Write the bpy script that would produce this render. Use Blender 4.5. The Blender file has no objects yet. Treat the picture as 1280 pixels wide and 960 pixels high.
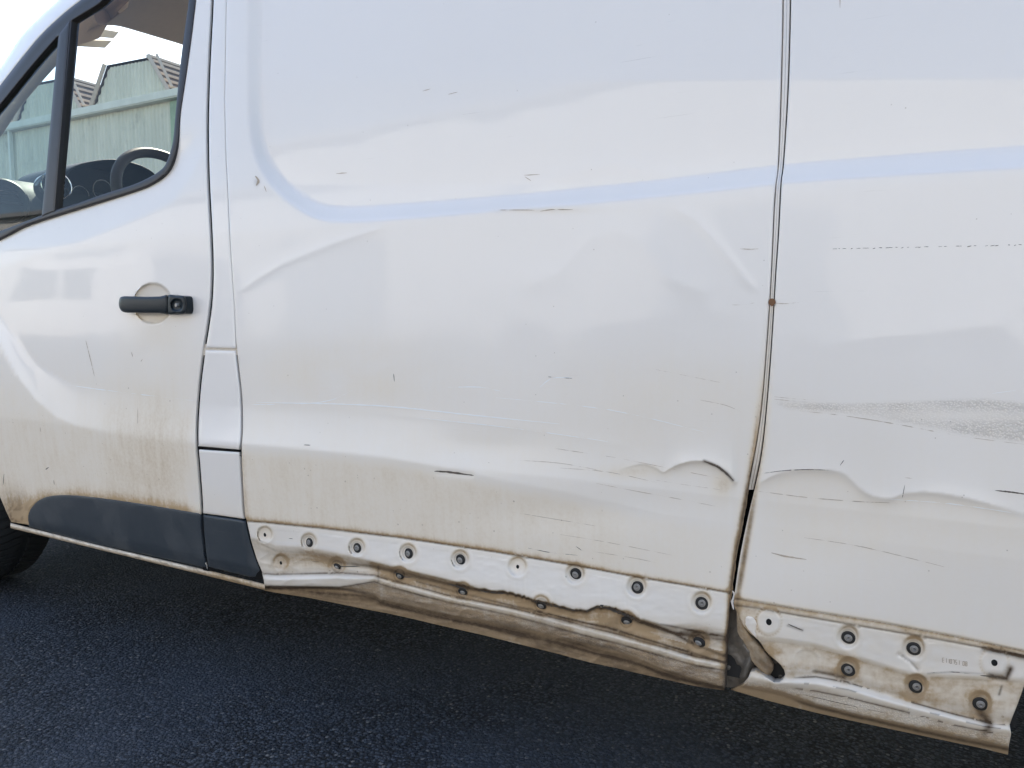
import bpy, bmesh, math, random
import numpy as np
from math import sin, cos, tan, radians, pi
from mathutils import Vector, Matrix
from mathutils.geometry import delaunay_2d_cdt

sc = bpy.context.scene
COL = sc.collection
rng = np.random.RandomState(7)
random.seed(7)

# ------------------------------------------------------------------ camera
CD, CH, FPX, YAW, PITCH = 1.2, 0.88, 961.0, radians(28.3), radians(5.0)
CAM = np.array([0.0, -CD, CH])
FW = np.array([-sin(YAW) * cos(PITCH), cos(YAW) * cos(PITCH), -sin(PITCH)])
RT = np.array([cos(YAW), sin(YAW), 0.0])
UP = np.array([-sin(YAW) * sin(PITCH), cos(YAW) * sin(PITCH), cos(PITCH)])
cam_d = bpy.data.cameras.new('camera')
cam = bpy.data.objects.new('camera', cam_d)
COL.objects.link(cam)
cam_d.sensor_width = 36.0
cam_d.lens = FPX / 1280 * 36.0
cam_d.clip_start, cam_d.clip_end = 0.05, 3000
cam.matrix_world = Matrix(((RT[0], UP[0], -FW[0], CAM[0]), (RT[1], UP[1], -FW[1], CAM[1]),
                           (RT[2], UP[2], -FW[2], CAM[2]), (0, 0, 0, 1)))
sc.camera = cam

# ------------------------------------------------------------------ sky, sun, exposure
SUN_DIR = Vector((-0.42, 0.62, 0.66)).normalized()      # towards the sun, behind the van
elev = math.asin(SUN_DIR.z)
world = bpy.data.worlds.new('World')
sc.world = world
world.use_nodes = True
wn = world.node_tree
sky = wn.nodes.new('ShaderNodeTexSky')
sky.sky_type = 'NISHITA'
sky.sun_disc = False
sky.sun_elevation = elev
sky.sun_rotation = math.atan2(SUN_DIR.x, SUN_DIR.y)
sky.air_density, sky.dust_density, sky.ozone_density = 1.0, 1.2, 1.0
bg = wn.nodes['Background']
wn.links.new(sky.outputs[0], bg.inputs[0])
bg.inputs[1].default_value = 0.12
sun_d = bpy.data.lights.new('sun', 'SUN')
sun_d.energy, sun_d.angle, sun_d.color = 4.0, radians(0.53), (1.0, 0.94, 0.85)
sun = bpy.data.objects.new('sun', sun_d)
COL.objects.link(sun)
sun.location = (0, 0, 30)
sun.rotation_euler = (-SUN_DIR).to_track_quat('-Z', 'Y').to_euler()
vs = sc.view_settings
vs.view_transform, vs.look, vs.gamma, vs.use_curve_mapping = 'Standard', 'None', 1.0, False
vs.exposure = 1.66
sc.cycles.max_bounces = 8
sc.cycles.transparent_max_bounces = 12


# ------------------------------------------------------------------ the survey: photo reading -> place on the van's side
def raydir(u, v):
    u = np.asarray(u, float); v = np.asarray(v, float)
    return FW + ((u - 640) / FPX)[..., None] * RT + ((480 - v) / FPX)[..., None] * UP


def side(u, v, h):
    """point of the van's side (plane y = 0, h metres proud of it)"""
    d = raydir(u, v)
    t = (CD - np.asarray(h)) / d[..., 1]
    return CAM + t[..., None] * d


def at_x(u, v, x):
    d = raydir(u, v); return CAM + d * (x / d[0])


def at_y(u, v, y):
    d = raydir(u, v); return CAM + d * ((y + CD) / d[1])


def px(x, y, z):
    d = np.array([x, y, z]) - CAM
    w = d @ FW
    return (640 + FPX * (d @ RT) / w, 480 - FPX * (d @ UP) / w)


# ------------------------------------------------------------------ small maths
def sstep(t):
    t = np.clip(t, 0, 1); return t * t * (3 - 2 * t)


def ip(u, pts):
    p = np.array(pts, float); return np.interp(u, p[:, 0], p[:, 1])


def gau(u, v, cu, cv, su, sv):
    return np.exp(-(((u - cu) / su) ** 2 + ((v - cv) / sv) ** 2))


def vnoise(x, y, seed=0):
    x = np.asarray(x, float); y = np.asarray(y, float)
    xi = np.floor(x).astype(np.int64); yi = np.floor(y).astype(np.int64)
    fx = x - xi; fy = y - yi
    fx = fx * fx * (3 - 2 * fx); fy = fy * fy * (3 - 2 * fy)

    def hsh(a, b):
        n = (a * 374761393 + b * 668265263 + seed * 1442695041) & 0x7fffffff
        n = ((n ^ (n >> 13)) * 1274126177) & 0x7fffffff
        return ((n ^ (n >> 16)) & 0xffff) / 65535.0
    a = hsh(xi, yi); b = hsh(xi + 1, yi); c = hsh(xi, yi + 1); d = hsh(xi + 1, yi + 1)
    return (a * (1 - fx) + b * fx) * (1 - fy) + (c * (1 - fx) + d * fx) * fy


def fbm(x, y, seed=0, o=4):
    s = 0; a = .5
    for k in range(o):
        s = s + a * vnoise(x * 2 ** k, y * 2 ** k, seed + k); a *= .5
    return s


def tiles(u, v, size=40.0):
    """groups the points by square tiles"""
    key = np.floor(u / size).astype(np.int64) * 100003 + np.floor(v / size).astype(np.int64)
    order = np.argsort(key, kind='stable'); ks = key[order]
    cut = np.flatnonzero(np.diff(ks)) + 1
    return np.split(order, cut)


def polydist(u, v, poly, closed=False, far=70.0):
    """distance to a polyline; beyond `far` only a large number"""
    p = np.array(poly, float)
    if closed: p = np.vstack([p, p[:1]])
    A, B = p[:-1], p[1:]
    lo, hi = np.minimum(A, B), np.maximum(A, B)
    u = np.asarray(u, float); v = np.asarray(v, float)
    best = np.full(u.shape, 1e9)
    if not u.size: return best
    for idx in (tiles(u, v) if u.size > 60 else [np.arange(u.size)]):
        uu, vv = u[idx], v[idx]
        c = np.flatnonzero((lo[:, 0] < uu.max() + far) & (hi[:, 0] > uu.min() - far) & (lo[:, 1] < vv.max() + far) & (hi[:, 1] > vv.min() - far))
        if not len(c): continue
        a, ab = A[c], B[c] - A[c]
        L = np.maximum((ab ** 2).sum(1), 1e-12)
        dx = uu[:, None] - a[None, :, 0]; dy = vv[:, None] - a[None, :, 1]
        t = np.clip((dx * ab[:, 0] + dy * ab[:, 1]) / L, 0, 1)
        best[idx] = np.sqrt(((dx - t * ab[:, 0]) ** 2 + (dy - t * ab[:, 1]) ** 2).min(1))
    return best


def inpoly(u, v, poly):
    p = np.array(poly, float); q = np.roll(p, 1, 0)
    lo, hi = np.minimum(p, q), np.maximum(p, q)
    u = np.asarray(u, float); v = np.asarray(v, float)
    r = np.zeros(u.shape, bool)
    if not u.size: return r
    for idx in (tiles(u, v, 24.0) if u.size > 60 else [np.arange(u.size)]):
        uu, vv = u[idx], v[idx]
        m = (hi[:, 1] >= vv.min()) & (lo[:, 1] <= vv.max()) & (hi[:, 0] >= uu.min())
        near = m & (lo[:, 0] <= uu.max())
        one = not near.any()
        if one: uu, vv = uu[:1], vv[:1]
        P, Q = p[m], q[m]
        c = (P[:, 1] > vv[:, None]) != (Q[:, 1] > vv[:, None])
        with np.errstate(divide='ignore', invalid='ignore'):
            xx = (Q[:, 0] - P[:, 0]) * (vv[:, None] - P[:, 1]) / (Q[:, 1] - P[:, 1]) + P[:, 0]
        r[idx] = (np.sum(c & (uu[:, None] < xx), 1) % 2).astype(bool)
    return r


def spline(pts, closed=False, n=6):
    p = [np.array(q, float) for q in pts]; out = []
    m = len(p); rg = range(m) if closed else range(m - 1)
    for i in rg:
        p1, p2 = p[i], p[(i + 1) % m]
        p0 = p[(i - 1) % m] if closed or i > 0 else p1
        p3 = p[(i + 2) % m] if closed or i + 2 < m else p2
        for k in range(n):
            t = k / n
            out.append(.5 * (2 * p1 + (p2 - p0) * t + (2 * p0 - 5 * p1 + 4 * p2 - p3) * t * t + (3 * p1 - p0 - 3 * p2 + p3) * t ** 3))
    if not closed: out.append(p[-1])
    return [tuple(q) for q in out]


def resample(poly, step, closed=True):
    p = [np.array(q, float) for q in poly]
    if closed: p = p + [p[0]]
    out = []
    for a, b in zip(p[:-1], p[1:]):
        L = np.linalg.norm(b - a)
        if L < 1e-6: continue
        n = max(1, int(math.ceil(L / step)))
        for k in range(n): out.append(a + (b - a) * k / n)
    if not closed: out.append(p[-1])
    return np.array(out)


# ------------------------------------------------------------------ materials
def nt(name):
    m = bpy.data.materials.new(name); m.use_nodes = True
    return m, m.node_tree, m.node_tree.nodes['Principled BSDF']


def N(t, typ, **kw):
    n = t.nodes.new(typ)
    for k, v in kw.items(): setattr(n, k, v)
    return n


def math_n(t, op, a, b=None, clamp=False):
    n = N(t, 'ShaderNodeMath', operation=op, use_clamp=clamp)
    for i, q in enumerate((a, b)):
        if q is None: continue
        if isinstance(q, (int, float)): n.inputs[i].default_value = q
        else: t.links.new(q, n.inputs[i])
    return n.outputs[0]


def mix_n(t, fac, a, b):
    n = N(t, 'ShaderNodeMix', data_type='RGBA')
    for q, s in ((fac, 0), (a, 6), (b, 7)):
        if isinstance(q, (int, float)): n.inputs[s].default_value = q
        elif isinstance(q, tuple): n.inputs[s].default_value = (*q, 1)
        else: t.links.new(q, n.inputs[s])
    return n.outputs[2]


def noise_n(t, scale, vec=None, detail=4, rough=.55, stretch=None):
    if stretch:
        mp = N(t, 'ShaderNodeMapping'); mp.inputs['Scale'].default_value = stretch
        t.links.new(vec, mp.inputs[0]); vec = mp.outputs[0]
    n = N(t, 'ShaderNodeTexNoise'); n.inputs['Scale'].default_value = scale
    n.inputs['Detail'].default_value = detail; n.inputs['Roughness'].default_value = rough
    if vec is not None: t.links.new(vec, n.inputs['Vector'])
    return n.outputs['Fac']


def ramp(t, fac, lo, hi):
    n = N(t, 'ShaderNodeMapRange', interpolation_type='SMOOTHSTEP')
    n.inputs[1].default_value, n.inputs[2].default_value = lo, hi
    t.links.new(fac, n.inputs[0]); return n.outputs[0]


def simple(name, col, rough=.5, metal=0, bump=0, bscale=200, var=0.0, spec=.5):
    m, t, b = nt(name)
    b.inputs['Roughness'].default_value = rough; b.inputs['Metallic'].default_value = metal
    b.inputs['Specular IOR Level'].default_value = spec
    tc = N(t, 'ShaderNodeTexCoord').outputs['Object']
    f = noise_n(t, bscale / 12, tc, 5)
    c2 = tuple(max(0, c * (1 - var)) for c in col); c1 = tuple(min(1, c * (1 + var)) for c in col)
    t.links.new(mix_n(t, f, c2, c1), b.inputs['Base Color'])
    if bump:
        bp = N(t, 'ShaderNodeBump'); bp.inputs['Strength'].default_value = bump; bp.inputs['Distance'].default_value = .002
        t.links.new(noise_n(t, bscale, tc, 4), bp.inputs['Height']); t.links.new(bp.outputs[0], b.inputs['Normal'])
    return m


def paint_material():
    """white van paint under road film: attributes film (tan dust), grime (brown black, some shade painted in), pebble (stone-chip texture)"""
    m, t, b = nt('white_paint')
    L = t.links.new
    tc = N(t, 'ShaderNodeTexCoord').outputs['Object']

    def attr(n): return N(t, 'ShaderNodeAttribute', attribute_name=n).outputs['Fac']
    film, grime_shade, peb = attr('film'), attr('grime_shade'), attr('pebble')
    # film broken by blotches and by vertical run-off streaks
    blot = noise_n(t, 9, tc, 6, .6)
    streak = noise_n(t, 1, tc, 4, .6, (70, 70, 5))
    fine = noise_n(t, 140, tc, 3, .6)
    k = math_n(t, 'ADD', math_n(t, 'ADD', .28, math_n(t, 'MULTIPLY', blot, .5)), math_n(t, 'ADD', math_n(t, 'MULTIPLY', streak, .38), math_n(t, 'MULTIPLY', fine, .35)))
    filmf = math_n(t, 'MULTIPLY', film, k, True)
    base = mix_n(t, noise_n(t, 3, tc, 3), (.845, .795, .745), (.87, .825, .775))
    c = mix_n(t, math_n(t, 'MULTIPLY', filmf, .95, True), base, mix_n(t, ramp(t, filmf, .5, 1.1), (.80, .665, .47), (.45, .30, .15)))
    # hair scratches along the van, gathered in patches
    s1 = ramp(t, noise_n(t, 1, tc, 5, .75, (5, 5, 320)), .64, .74)
    s1 = math_n(t, 'MULTIPLY', s1, ramp(t, noise_n(t, 5, tc, 3), .45, .68))
    c = mix_n(t, math_n(t, 'MULTIPLY', s1, .7), c, (.36, .31, .26))
    # specks
    sp = N(t, 'ShaderNodeTexVoronoi'); sp.inputs['Scale'].default_value = 55; L(tc, sp.inputs['Vector'])
    sk = math_n(t, 'LESS_THAN', sp.outputs['Distance'], .055)
    spc = N(t, 'ShaderNodeSeparateColor'); L(sp.outputs['Color'], spc.inputs[0])
    sk = math_n(t, 'MULTIPLY', sk, math_n(t, 'GREATER_THAN', spc.outputs[0], .84))
    c = mix_n(t, math_n(t, 'MULTIPLY', sk, .5), c, (.33, .26, .18))
    # mud splashes where the film is thick
    v3 = N(t, 'ShaderNodeTexVoronoi'); v3.inputs['Scale'].default_value = 120; L(tc, v3.inputs['Vector'])
    c3 = N(t, 'ShaderNodeSeparateColor'); L(v3.outputs['Color'], c3.inputs[0])
    s3 = math_n(t, 'LESS_THAN', v3.outputs['Distance'], math_n(t, 'MULTIPLY', c3.outputs[1], .24))
    s3 = math_n(t, 'MULTIPLY', s3, math_n(t, 'GREATER_THAN', math_n(t, 'ADD', c3.outputs[0], math_n(t, 'MULTIPLY', filmf, .30)), 1.10))
    c = mix_n(t, math_n(t, 'MULTIPLY', s3, math_n(t, 'ADD', .1, math_n(t, 'MULTIPLY', c3.outputs[2], .45))), c, (.26, .175, .095))
    # grime and painted shade
    gk = math_n(t, 'MULTIPLY', grime_shade, math_n(t, 'ADD', .55, math_n(t, 'MULTIPLY', noise_n(t, 60, tc, 5, .7), .9)), True)
    c = mix_n(t, gk, c, (.080, .051, .030))
    # chipped underseal texture: small worn dots
    vo = N(t, 'ShaderNodeTexVoronoi'); vo.inputs['Scale'].default_value = 380; L(tc, vo.inputs['Vector'])
    pk = ramp(t, vo.outputs['Distance'], .25, .55)
    pdark = math_n(t, 'MULTIPLY', pk, math_n(t, 'MULTIPLY', peb, .3))
    c = mix_n(t, pdark, c, (.30, .25, .2))
    L(c, b.inputs['Base Color'])
    b.inputs['Specular IOR Level'].default_value = .5
    b.inputs['Coat Weight'].default_value = 1.0; b.inputs['Coat IOR'].default_value = 1.5
    L(math_n(t, 'MINIMUM', .255, math_n(t, 'ADD', .012, math_n(t, 'ADD', math_n(t, 'MULTIPLY', filmf, .35), math_n(t, 'MULTIPLY', gk, .5)))), b.inputs['Coat Roughness'])
    L(math_n(t, 'MULTIPLY', .62, math_n(t, 'SUBTRACT', 1.0, math_n(t, 'ADD', math_n(t, 'MULTIPLY', filmf, .9), gk), True)), b.inputs['Coat Weight'])
    rgh = math_n(t, 'ADD', .29, math_n(t, 'ADD', math_n(t, 'MULTIPLY', filmf, .55), math_n(t, 'MULTIPLY', gk, .4)))
    rgh = math_n(t, 'ADD', rgh, math_n(t, 'MULTIPLY', peb, .2), True)
    L(rgh, b.inputs['Roughness'])
    bp = N(t, 'ShaderNodeBump'); bp.inputs['Distance'].default_value = .0012
    L(math_n(t, 'MULTIPLY', peb, .9, True), bp.inputs['Strength']); L(vo.outputs['Distance'], bp.inputs['Height'])
    bp2 = N(t, 'ShaderNodeBump'); bp2.inputs['Distance'].default_value = .0004; bp2.inputs['Strength'].default_value = .12
    L(noise_n(t, 260, tc, 2), bp2.inputs['Height']); L(bp.outputs[0], bp2.inputs['Normal'])
    L(bp2.outputs[0], b.inputs['Normal'])
    return m


def glass_material(name, tint, dust=.03, refl=.04):
    m, t, b = nt(name)
    t.nodes.remove(b)
    out = t.nodes['Material Output']
    tr = N(t, 'ShaderNodeBsdfTransparent'); tr.inputs[0].default_value = (*tint, 1)
    gl = N(t, 'ShaderNodeBsdfGlossy'); gl.inputs['Roughness'].default_value = .02
    lw = N(t, 'ShaderNodeLayerWeight'); lw.inputs['Blend'].default_value = .5
    fr = N(t, 'ShaderNodeMath', operation='MULTIPLY_ADD'); t.links.new(math_n(t, 'POWER', lw.outputs['Facing'], 4.5), fr.inputs[0]); fr.inputs[1].default_value = .8; fr.inputs[2].default_value = refl
    mx = N(t, 'ShaderNodeMixShader')
    t.links.new(fr.outputs[0], mx.inputs[0]); t.links.new(tr.outputs[0], mx.inputs[1]); t.links.new(gl.outputs[0], mx.inputs[2])
    df = N(t, 'ShaderNodeBsdfDiffuse'); df.inputs[0].default_value = (.7, .68, .6, 1)
    tc = N(t, 'ShaderNodeTexCoord').outputs['Object']
    mx2 = N(t, 'ShaderNodeMixShader')
    d = math_n(t, 'MULTIPLY', ramp(t, noise_n(t, 14, tc, 5), .4, .9), dust)
    t.links.new(d, mx2.inputs[0]); t.links.new(mx.outputs[0], mx2.inputs[1]); t.links.new(df.outputs[0], mx2.inputs[2])
    t.links.new(mx2.outputs[0], out.inputs['Surface'])
    return m


def asphalt_material():
    m, t, b = nt('asphalt')
    L = t.links.new
    tc = N(t, 'ShaderNodeTexCoord').outputs['Object']
    # stones jittered so that cells are uneven
    dis = N(t, 'ShaderNodeTexNoise'); dis.inputs['Scale'].default_value = 90; L(tc, dis.inputs['Vector'])
    va = N(t, 'ShaderNodeVectorMath', operation='MULTIPLY_ADD'); L(dis.outputs['Color'], va.inputs[0])
    va.inputs[1].default_value = (.006, .006, .006); L(tc, va.inputs[2])
    v1 = N(t, 'ShaderNodeTexVoronoi'); v1.inputs['Scale'].default_value = 138; L(va.outputs[0], v1.inputs['Vector'])
    v2 = N(t, 'ShaderNodeTexVoronoi'); v2.inputs['Scale'].default_value = 330; L(va.outputs[0], v2.inputs['Vector'])
    sc1 = N(t, 'ShaderNodeSeparateColor'); L(v1.outputs['Color'], sc1.inputs[0])
    sc2 = N(t, 'ShaderNodeSeparateColor'); L(v2.outputs['Color'], sc2.inputs[0])
    big = noise_n(t, 1.6, tc, 5, .6)
    c = mix_n(t, ramp(t, sc1.outputs[0], .25, 1.0), (.024, .029, .038), (.096, .107, .126))
    c = mix_n(t, math_n(t, 'MULTIPLY', ramp(t, sc2.outputs[1], .90, 1.0), .65), c, (.17, .165, .16))
    c = mix_n(t, math_n(t, 'GREATER_THAN', sc1.outputs[1], .978), c, (.22, .21, .20))
    c = mix_n(t, ramp(t, v1.outputs['Distance'], .35, .75), c, (.012, .012, .013))
    c = mix_n(t, math_n(t, 'MULTIPLY', ramp(t, big, .42, .62), .45), c, (.064, .075, .094))
    L(c, b.inputs['Base Color'])
    L(math_n(t, 'ADD', .66, math_n(t, 'MULTIPLY', sc1.outputs[2], .25)), b.inputs['Roughness'])
    b.inputs['Specular IOR Level'].default_value = .3
    hgt = math_n(t, 'SUBTRACT', math_n(t, 'MULTIPLY', sc1.outputs[0], .6), v1.outputs['Distance'])
    hgt = math_n(t, 'SUBTRACT', hgt, math_n(t, 'MULTIPLY', v2.outputs['Distance'], .35))
    bp = N(t, 'ShaderNodeBump'); bp.inputs['Strength'].default_value = .9; bp.inputs['Distance'].default_value = .006
    L(hgt, bp.inputs['Height']); L(bp.outputs[0], b.inputs['Normal'])
    return m


def sheet_material(name, a, bcol, rust=.3):
    """painted corrugated sheeting with run-off stains"""
    m, t, b = nt(name)
    tc = N(t, 'ShaderNodeTexCoord').outputs['Object']
    s = noise_n(t, 1, tc, 5, .65, (2.6, 2.6, .35))
    c = mix_n(t, ramp(t, s, .3, .75), a, bcol)
    s2 = math_n(t, 'MULTIPLY', ramp(t, noise_n(t, 1.3, tc, 6, .7), .52, .75), rust)
    c = mix_n(t, s2, c, (.10, .10, .085))
    t.links.new(c, b.inputs['Base Color'])
    b.inputs['Roughness'].default_value = .65
    return m


PAINT = paint_material()
M = dict(
    cladding=simple('black_plastic', (.034, .043, .052), .5, bump=.25, bscale=900, var=.12),
    rubber=simple('rubber', (.006, .006, .006), .9, var=.2, spec=.2),
    gasket=simple('gasket', (.030, .029, .032), .45, var=.15),
    handle=simple('handle_plastic', (.010, .016, .021), .34, bump=.1, bscale=800, spec=.3),
    steel=simple('dull_steel', (.34, .32, .29), .5, .35, var=.25, bscale=900),
    clipring=simple('clip_rubber', (.02, .019, .018), .7, var=.3),
    black=simple('void_black', (.004, .004, .004), .9),
    liner=simple('cavity_black', (.012, .011, .010), .85, bump=.4, bscale=60, var=.4),
    dirtsteel=simple('muddy_metal', (.16, .14, .115), .6, .15, bump=.7, bscale=130, var=.6),
    darkmark=simple('scratch_shade_dark', (.13, .105, .085), .7, var=.5),
    rustmark=simple('scratch_rust', (.47, .38, .29), .8, var=.35),
    tornshade=simple('torn_gap_shade', (.085, .082, .08), .6, .2, var=.5),
    rust=simple('rust_brown', (.17, .085, .04), .85, var=.5, bump=.5),
    palemark=simple('scratch_pale', (.86, .85, .83), .35, var=.03),
    trim=simple('beige_trim', (.44, .35, .27), .8, bump=.2, bscale=500, var=.06),
    lining=simple('headliner', (.58, .46, .36), .9, bump=.2, bscale=700, var=.06),
    dash=simple('dash_plastic', (.014, .017, .019), .52, spec=.25, bump=.2, bscale=900, var=.1),
    gloss=simple('piano_black', (.012, .014, .015), .12),
    chrome=simple('chrome', (.6, .6, .6), .15, 1.0),
    leather=simple('wheel_leather', (.026, .021, .017), .5, spec=.25, bump=.15, bscale=700),
    tyre=simple('tyre_rubber', (.013, .014, .015), .75, bump=.2, bscale=250, var=.2),
    rim=simple('steel_rim', (.30, .30, .31), .4, .7, var=.1),
    under=simple('underseal', (.02, .019, .018), .85, bump=.3, bscale=80, var=.3),
    bulk=simple('bulkhead_grey', (.35, .36, .37), .6, var=.05),
    pane=glass_material('tinted_glass', (.93, .95, .91), .012, .014),
    qpane=glass_material('green_tinted_glass', (.68, .80, .76), .02, .05),
    screen=glass_material('windscreen_glass', (.97, .97, .93), .03, .03),
    paper=simple('faded_card', (.85, .74, .55), .7, var=.06),
    sheet=sheet_material('green_grey_sheeting', (.56, .55, .45), (.69, .67, .56)),
    gutter=sheet_material('pale_gutter', (.62, .62, .54), (.70, .70, .62), .15),
    roofb=sheet_material('brown_roof', (.10, .085, .075), (.17, .14, .12)),
    batten=simple('pale_batten', (.55, .46, .38), .7, var=.15),
    green=sheet_material('green_door_paint', (.30, .40, .26), (.38, .46, .33)),
    cream=sheet_material('cream_render', (.66, .64, .60), (.74, .72, .68), .12),
    greyroof=sheet_material('grey_roof', (.25, .26, .27), (.33, .34, .34)),
    doorgrey=sheet_material('grey_shutter', (.30, .33, .36), (.36, .39, .42)),
)


t_ = M['cladding'].node_tree; b_ = t_.nodes['Principled BSDF']
tc_ = N(t_, 'ShaderNodeTexCoord').outputs['Object']
old_ = b_.inputs['Base Color'].links[0].from_socket
d_ = math_n(t_, 'MULTIPLY', ramp(t_, noise_n(t_, 7, tc_, 6, .65), .42, .75), .45)
k_ = math_n(t_, 'MULTIPLY', ramp(t_, noise_n(t_, 1, tc_, 4, .7, (6, 6, 260)), .62, .72), .35)
t_.links.new(mix_n(t_, k_, mix_n(t_, d_, old_, (.075, .078, .080)), (.13, .135, .14)), b_.inputs['Base Color'])
t_.links.new(math_n(t_, 'ADD', .42, d_), b_.inputs['Roughness'])

# ------------------------------------------------------------------ object helpers
def link(name, me, mat, parent=None):
    o = bpy.data.objects.new(name, me); COL.objects.link(o)
    for m in (mat if isinstance(mat, (list, tuple)) else [mat]):
        me.materials.append(m)
    if parent is not None: o.parent = parent
    return o


def thing(name, label, cat, loc=(0, 0, 0), group=None):
    o = bpy.data.objects.new(name, None); COL.objects.link(o)
    o.location = loc; o.empty_display_size = .2
    o['label'] = label; o['category'] = cat
    if group: o['group'] = group
    return o


def mesh(name, verts, faces, mat, parent=None, smooth=True, attrs=None, loc=None):
    me = bpy.data.meshes.new(name)
    me.from_pydata([tuple(map(float, q)) for q in verts], [], [tuple(map(int, f)) for f in faces])
    if smooth: me.polygons.foreach_set('use_smooth', np.ones(len(me.polygons), bool))
    for k, a in (attrs or {}).items():
        at = me.attributes.new(k, 'FLOAT', 'POINT'); at.data.foreach_set('value', np.asarray(a, np.float32))
    me.update()
    return link(name, me, mat, parent)


class MB:
    """collects boxes, bars and tubes into one mesh"""
    def __init__(s): s.v = []; s.f = []; s.mi = []

    def add(s, v, f, mi=0):
        b = len(s.v); s.v += [tuple(map(float, q)) for q in v]; s.f += [tuple(int(i) + b for i in q) for q in f]; s.mi += [mi] * len(f)

    def box(s, lo, hi, bev=0.0, mi=0):
        bm = bmesh.new(); bmesh.ops.create_cube(bm, size=1)
        for q in bm.verts:
            q.co = Vector([(lo[i] + hi[i]) / 2 + q.co[i] * (hi[i] - lo[i]) for i in range(3)])
        if bev: bmesh.ops.bevel(bm, geom=bm.edges[:], offset=bev, segments=2, affect='EDGES')
        bm.verts.index_update()
        s.add([q.co for q in bm.verts], [[w.index for w in f.verts] for f in bm.faces], mi); bm.free()

    def tube(s, pts, r, n=12, closed=False, mi=0, caps=True):
        P = [Vector(p) for p in pts]; m = len(P)
        rr = r if isinstance(r, (list, tuple)) else [r] * m
        v = []; prev = None
        for i in range(m):
            a = P[(i - 1) % m] if closed or i else P[0]
            b = P[(i + 1) % m] if closed or i < m - 1 else P[-1]
            t = (b - a).normalized()
            if prev is None:
                ref = Vector((0, 0, 1)) if abs(t.z) < .9 else Vector((1, 0, 0))
                nrm = t.cross(ref).normalized()
            else: nrm = (prev - t * prev.dot(t)).normalized()
            prev = nrm; bn = t.cross(nrm)
            for k in range(n):
                an = 2 * pi * k / n; v.append(P[i] + (nrm * cos(an) + bn * sin(an)) * rr[i])
        f = []
        for i in range(m if closed else m - 1):
            for k in range(n):
                j = (i + 1) % m
                f.append((i * n + k, i * n + (k + 1) % n, j * n + (k + 1) % n, j * n + k))
        if caps and not closed:
            f.append(tuple(range(n))[::-1]); f.append(tuple((m - 1) * n + k for k in range(n)))
        s.add(v, f, mi)

    def lathe(s, prof, origin, axis, n=48, mi=0):
        """prof: (r, a) along axis"""
        ax = Vector(axis).normalized(); ref = Vector((0, 0, 1)) if abs(ax.z) < .9 else Vector((1, 0, 0))
        e1 = ax.cross(ref).normalized(); e2 = ax.cross(e1); o = Vector(origin); v = []; f = []
        for r, a in prof:
            for k in range(n):
                an = 2 * pi * k / n; v.append(o + ax * a + (e1 * cos(an) + e2 * sin(an)) * r)
        for i in range(len(prof) - 1):
            for k in range(n):
                f.append((i * n + k, i * n + (k + 1) % n, (i + 1) * n + (k + 1) % n, (i + 1) * n + k))
        s.add(v, f, mi)

    def build(s, name, mat, parent=None, smooth=False):
        o = mesh(name, s.v, s.f, mat, parent, smooth)
        o.data.polygons.foreach_set('material_index', np.array(s.mi, np.int32))
        bm = bmesh.new(); bm.from_mesh(o.data)
        bmesh.ops.recalc_face_normals(bm, faces=bm.faces[:])
        bm.to_mesh(o.data); bm.free()
        if smooth:
            o.data.set_sharp_from_angle(angle=radians(40))
        return o


def loft(name, rows, mat, parent=None, smooth=True, attrs=None):
    """rows of equal length -> sheet"""
    n = len(rows[0]); v = [q for r in rows for q in r]
    f = [(i * n + k, i * n + k + 1, (i + 1) * n + k + 1, (i + 1) * n + k) for i in range(len(rows) - 1) for k in range(n - 1)]
    return mesh(name, v, f, mat, parent, smooth, attrs)


# ------------------------------------------------------------------ the van's side as a relief (millimetres, + is proud)
GROOVE = spline([(318, -420), (318, -150), (318, 0), (318, 100), (320, 160), (328, 197), (346, 226), (373, 250), (402, 265), (435, 268),
                 (480, 266), (620, 255), (760, 242), (900, 227), (975, 218), (1100, 208), (1280, 196), (1500, 182), (1900, 160)], n=4)
GROOVE_IN = GROOVE + [(1900, -600), (318, -600)]
V_UP = [(-200, 180), (-60, 320), (0, 395), (45, 455), (90, 480), (160, 493), (245, 504), (302, 508), (400, 510), (500, 516), (620, 528), (760, 548), (900, 575), (1280, 640), (1900, 700)]
V_LO = [(-200, 215), (-60, 352), (0, 430), (20, 468), (45, 500), (70, 521), (95, 533), (130, 541), (180, 548), (245, 555), (302, 555), (380, 561), (480, 571), (560, 585), (620, 599), (700, 614), (780, 631), (830, 643), (900, 652), (1280, 700), (1900, 760)]
AMP = [(-200, 11), (245, 11.5), (302, 14), (560, 14), (680, 11), (760, 8), (840, 5), (900, 3), (1280, 3)]
SEAM = [(300, 651), (330, 653), (400, 660), (500, 672), (620, 690), (720, 707), (800, 722), (860, 732), (912, 741)]
RSEAM1 = [(912, 747), (1000, 762), (1100, 778), (1200, 797), (1280, 814), (1400, 835), (1900, 900)]
RSEAM2 = [(912, 756), (945, 760), (1060, 780), (1150, 795), (1220, 808), (1280, 820), (1400, 842), (1900, 907)]
ARC1 = spline([(770, 590), (790, 583), (806, 581), (820, 586), (829, 591), (836, 587), (848, 581), (864, 577), (882, 577), (897, 583), (909, 592), (918, 603)], n=4)
ARC2 = spline([(948, 606), (960, 598), (976, 592), (1000, 588), (1030, 588), (1052, 592), (1064, 601), (1076, 612), (1092, 621), (1112, 624), (1130, 618), (1160, 616), (1200, 622), (1240, 632), (1290, 646)], n=4)


def plane_z(u, v):
    d = raydir(u, v); return CH + CD / d[..., 1] * d[..., 2]


def plane_x(u, v):
    d = raydir(u, v); return CD / d[..., 1] * d[..., 0]


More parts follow.
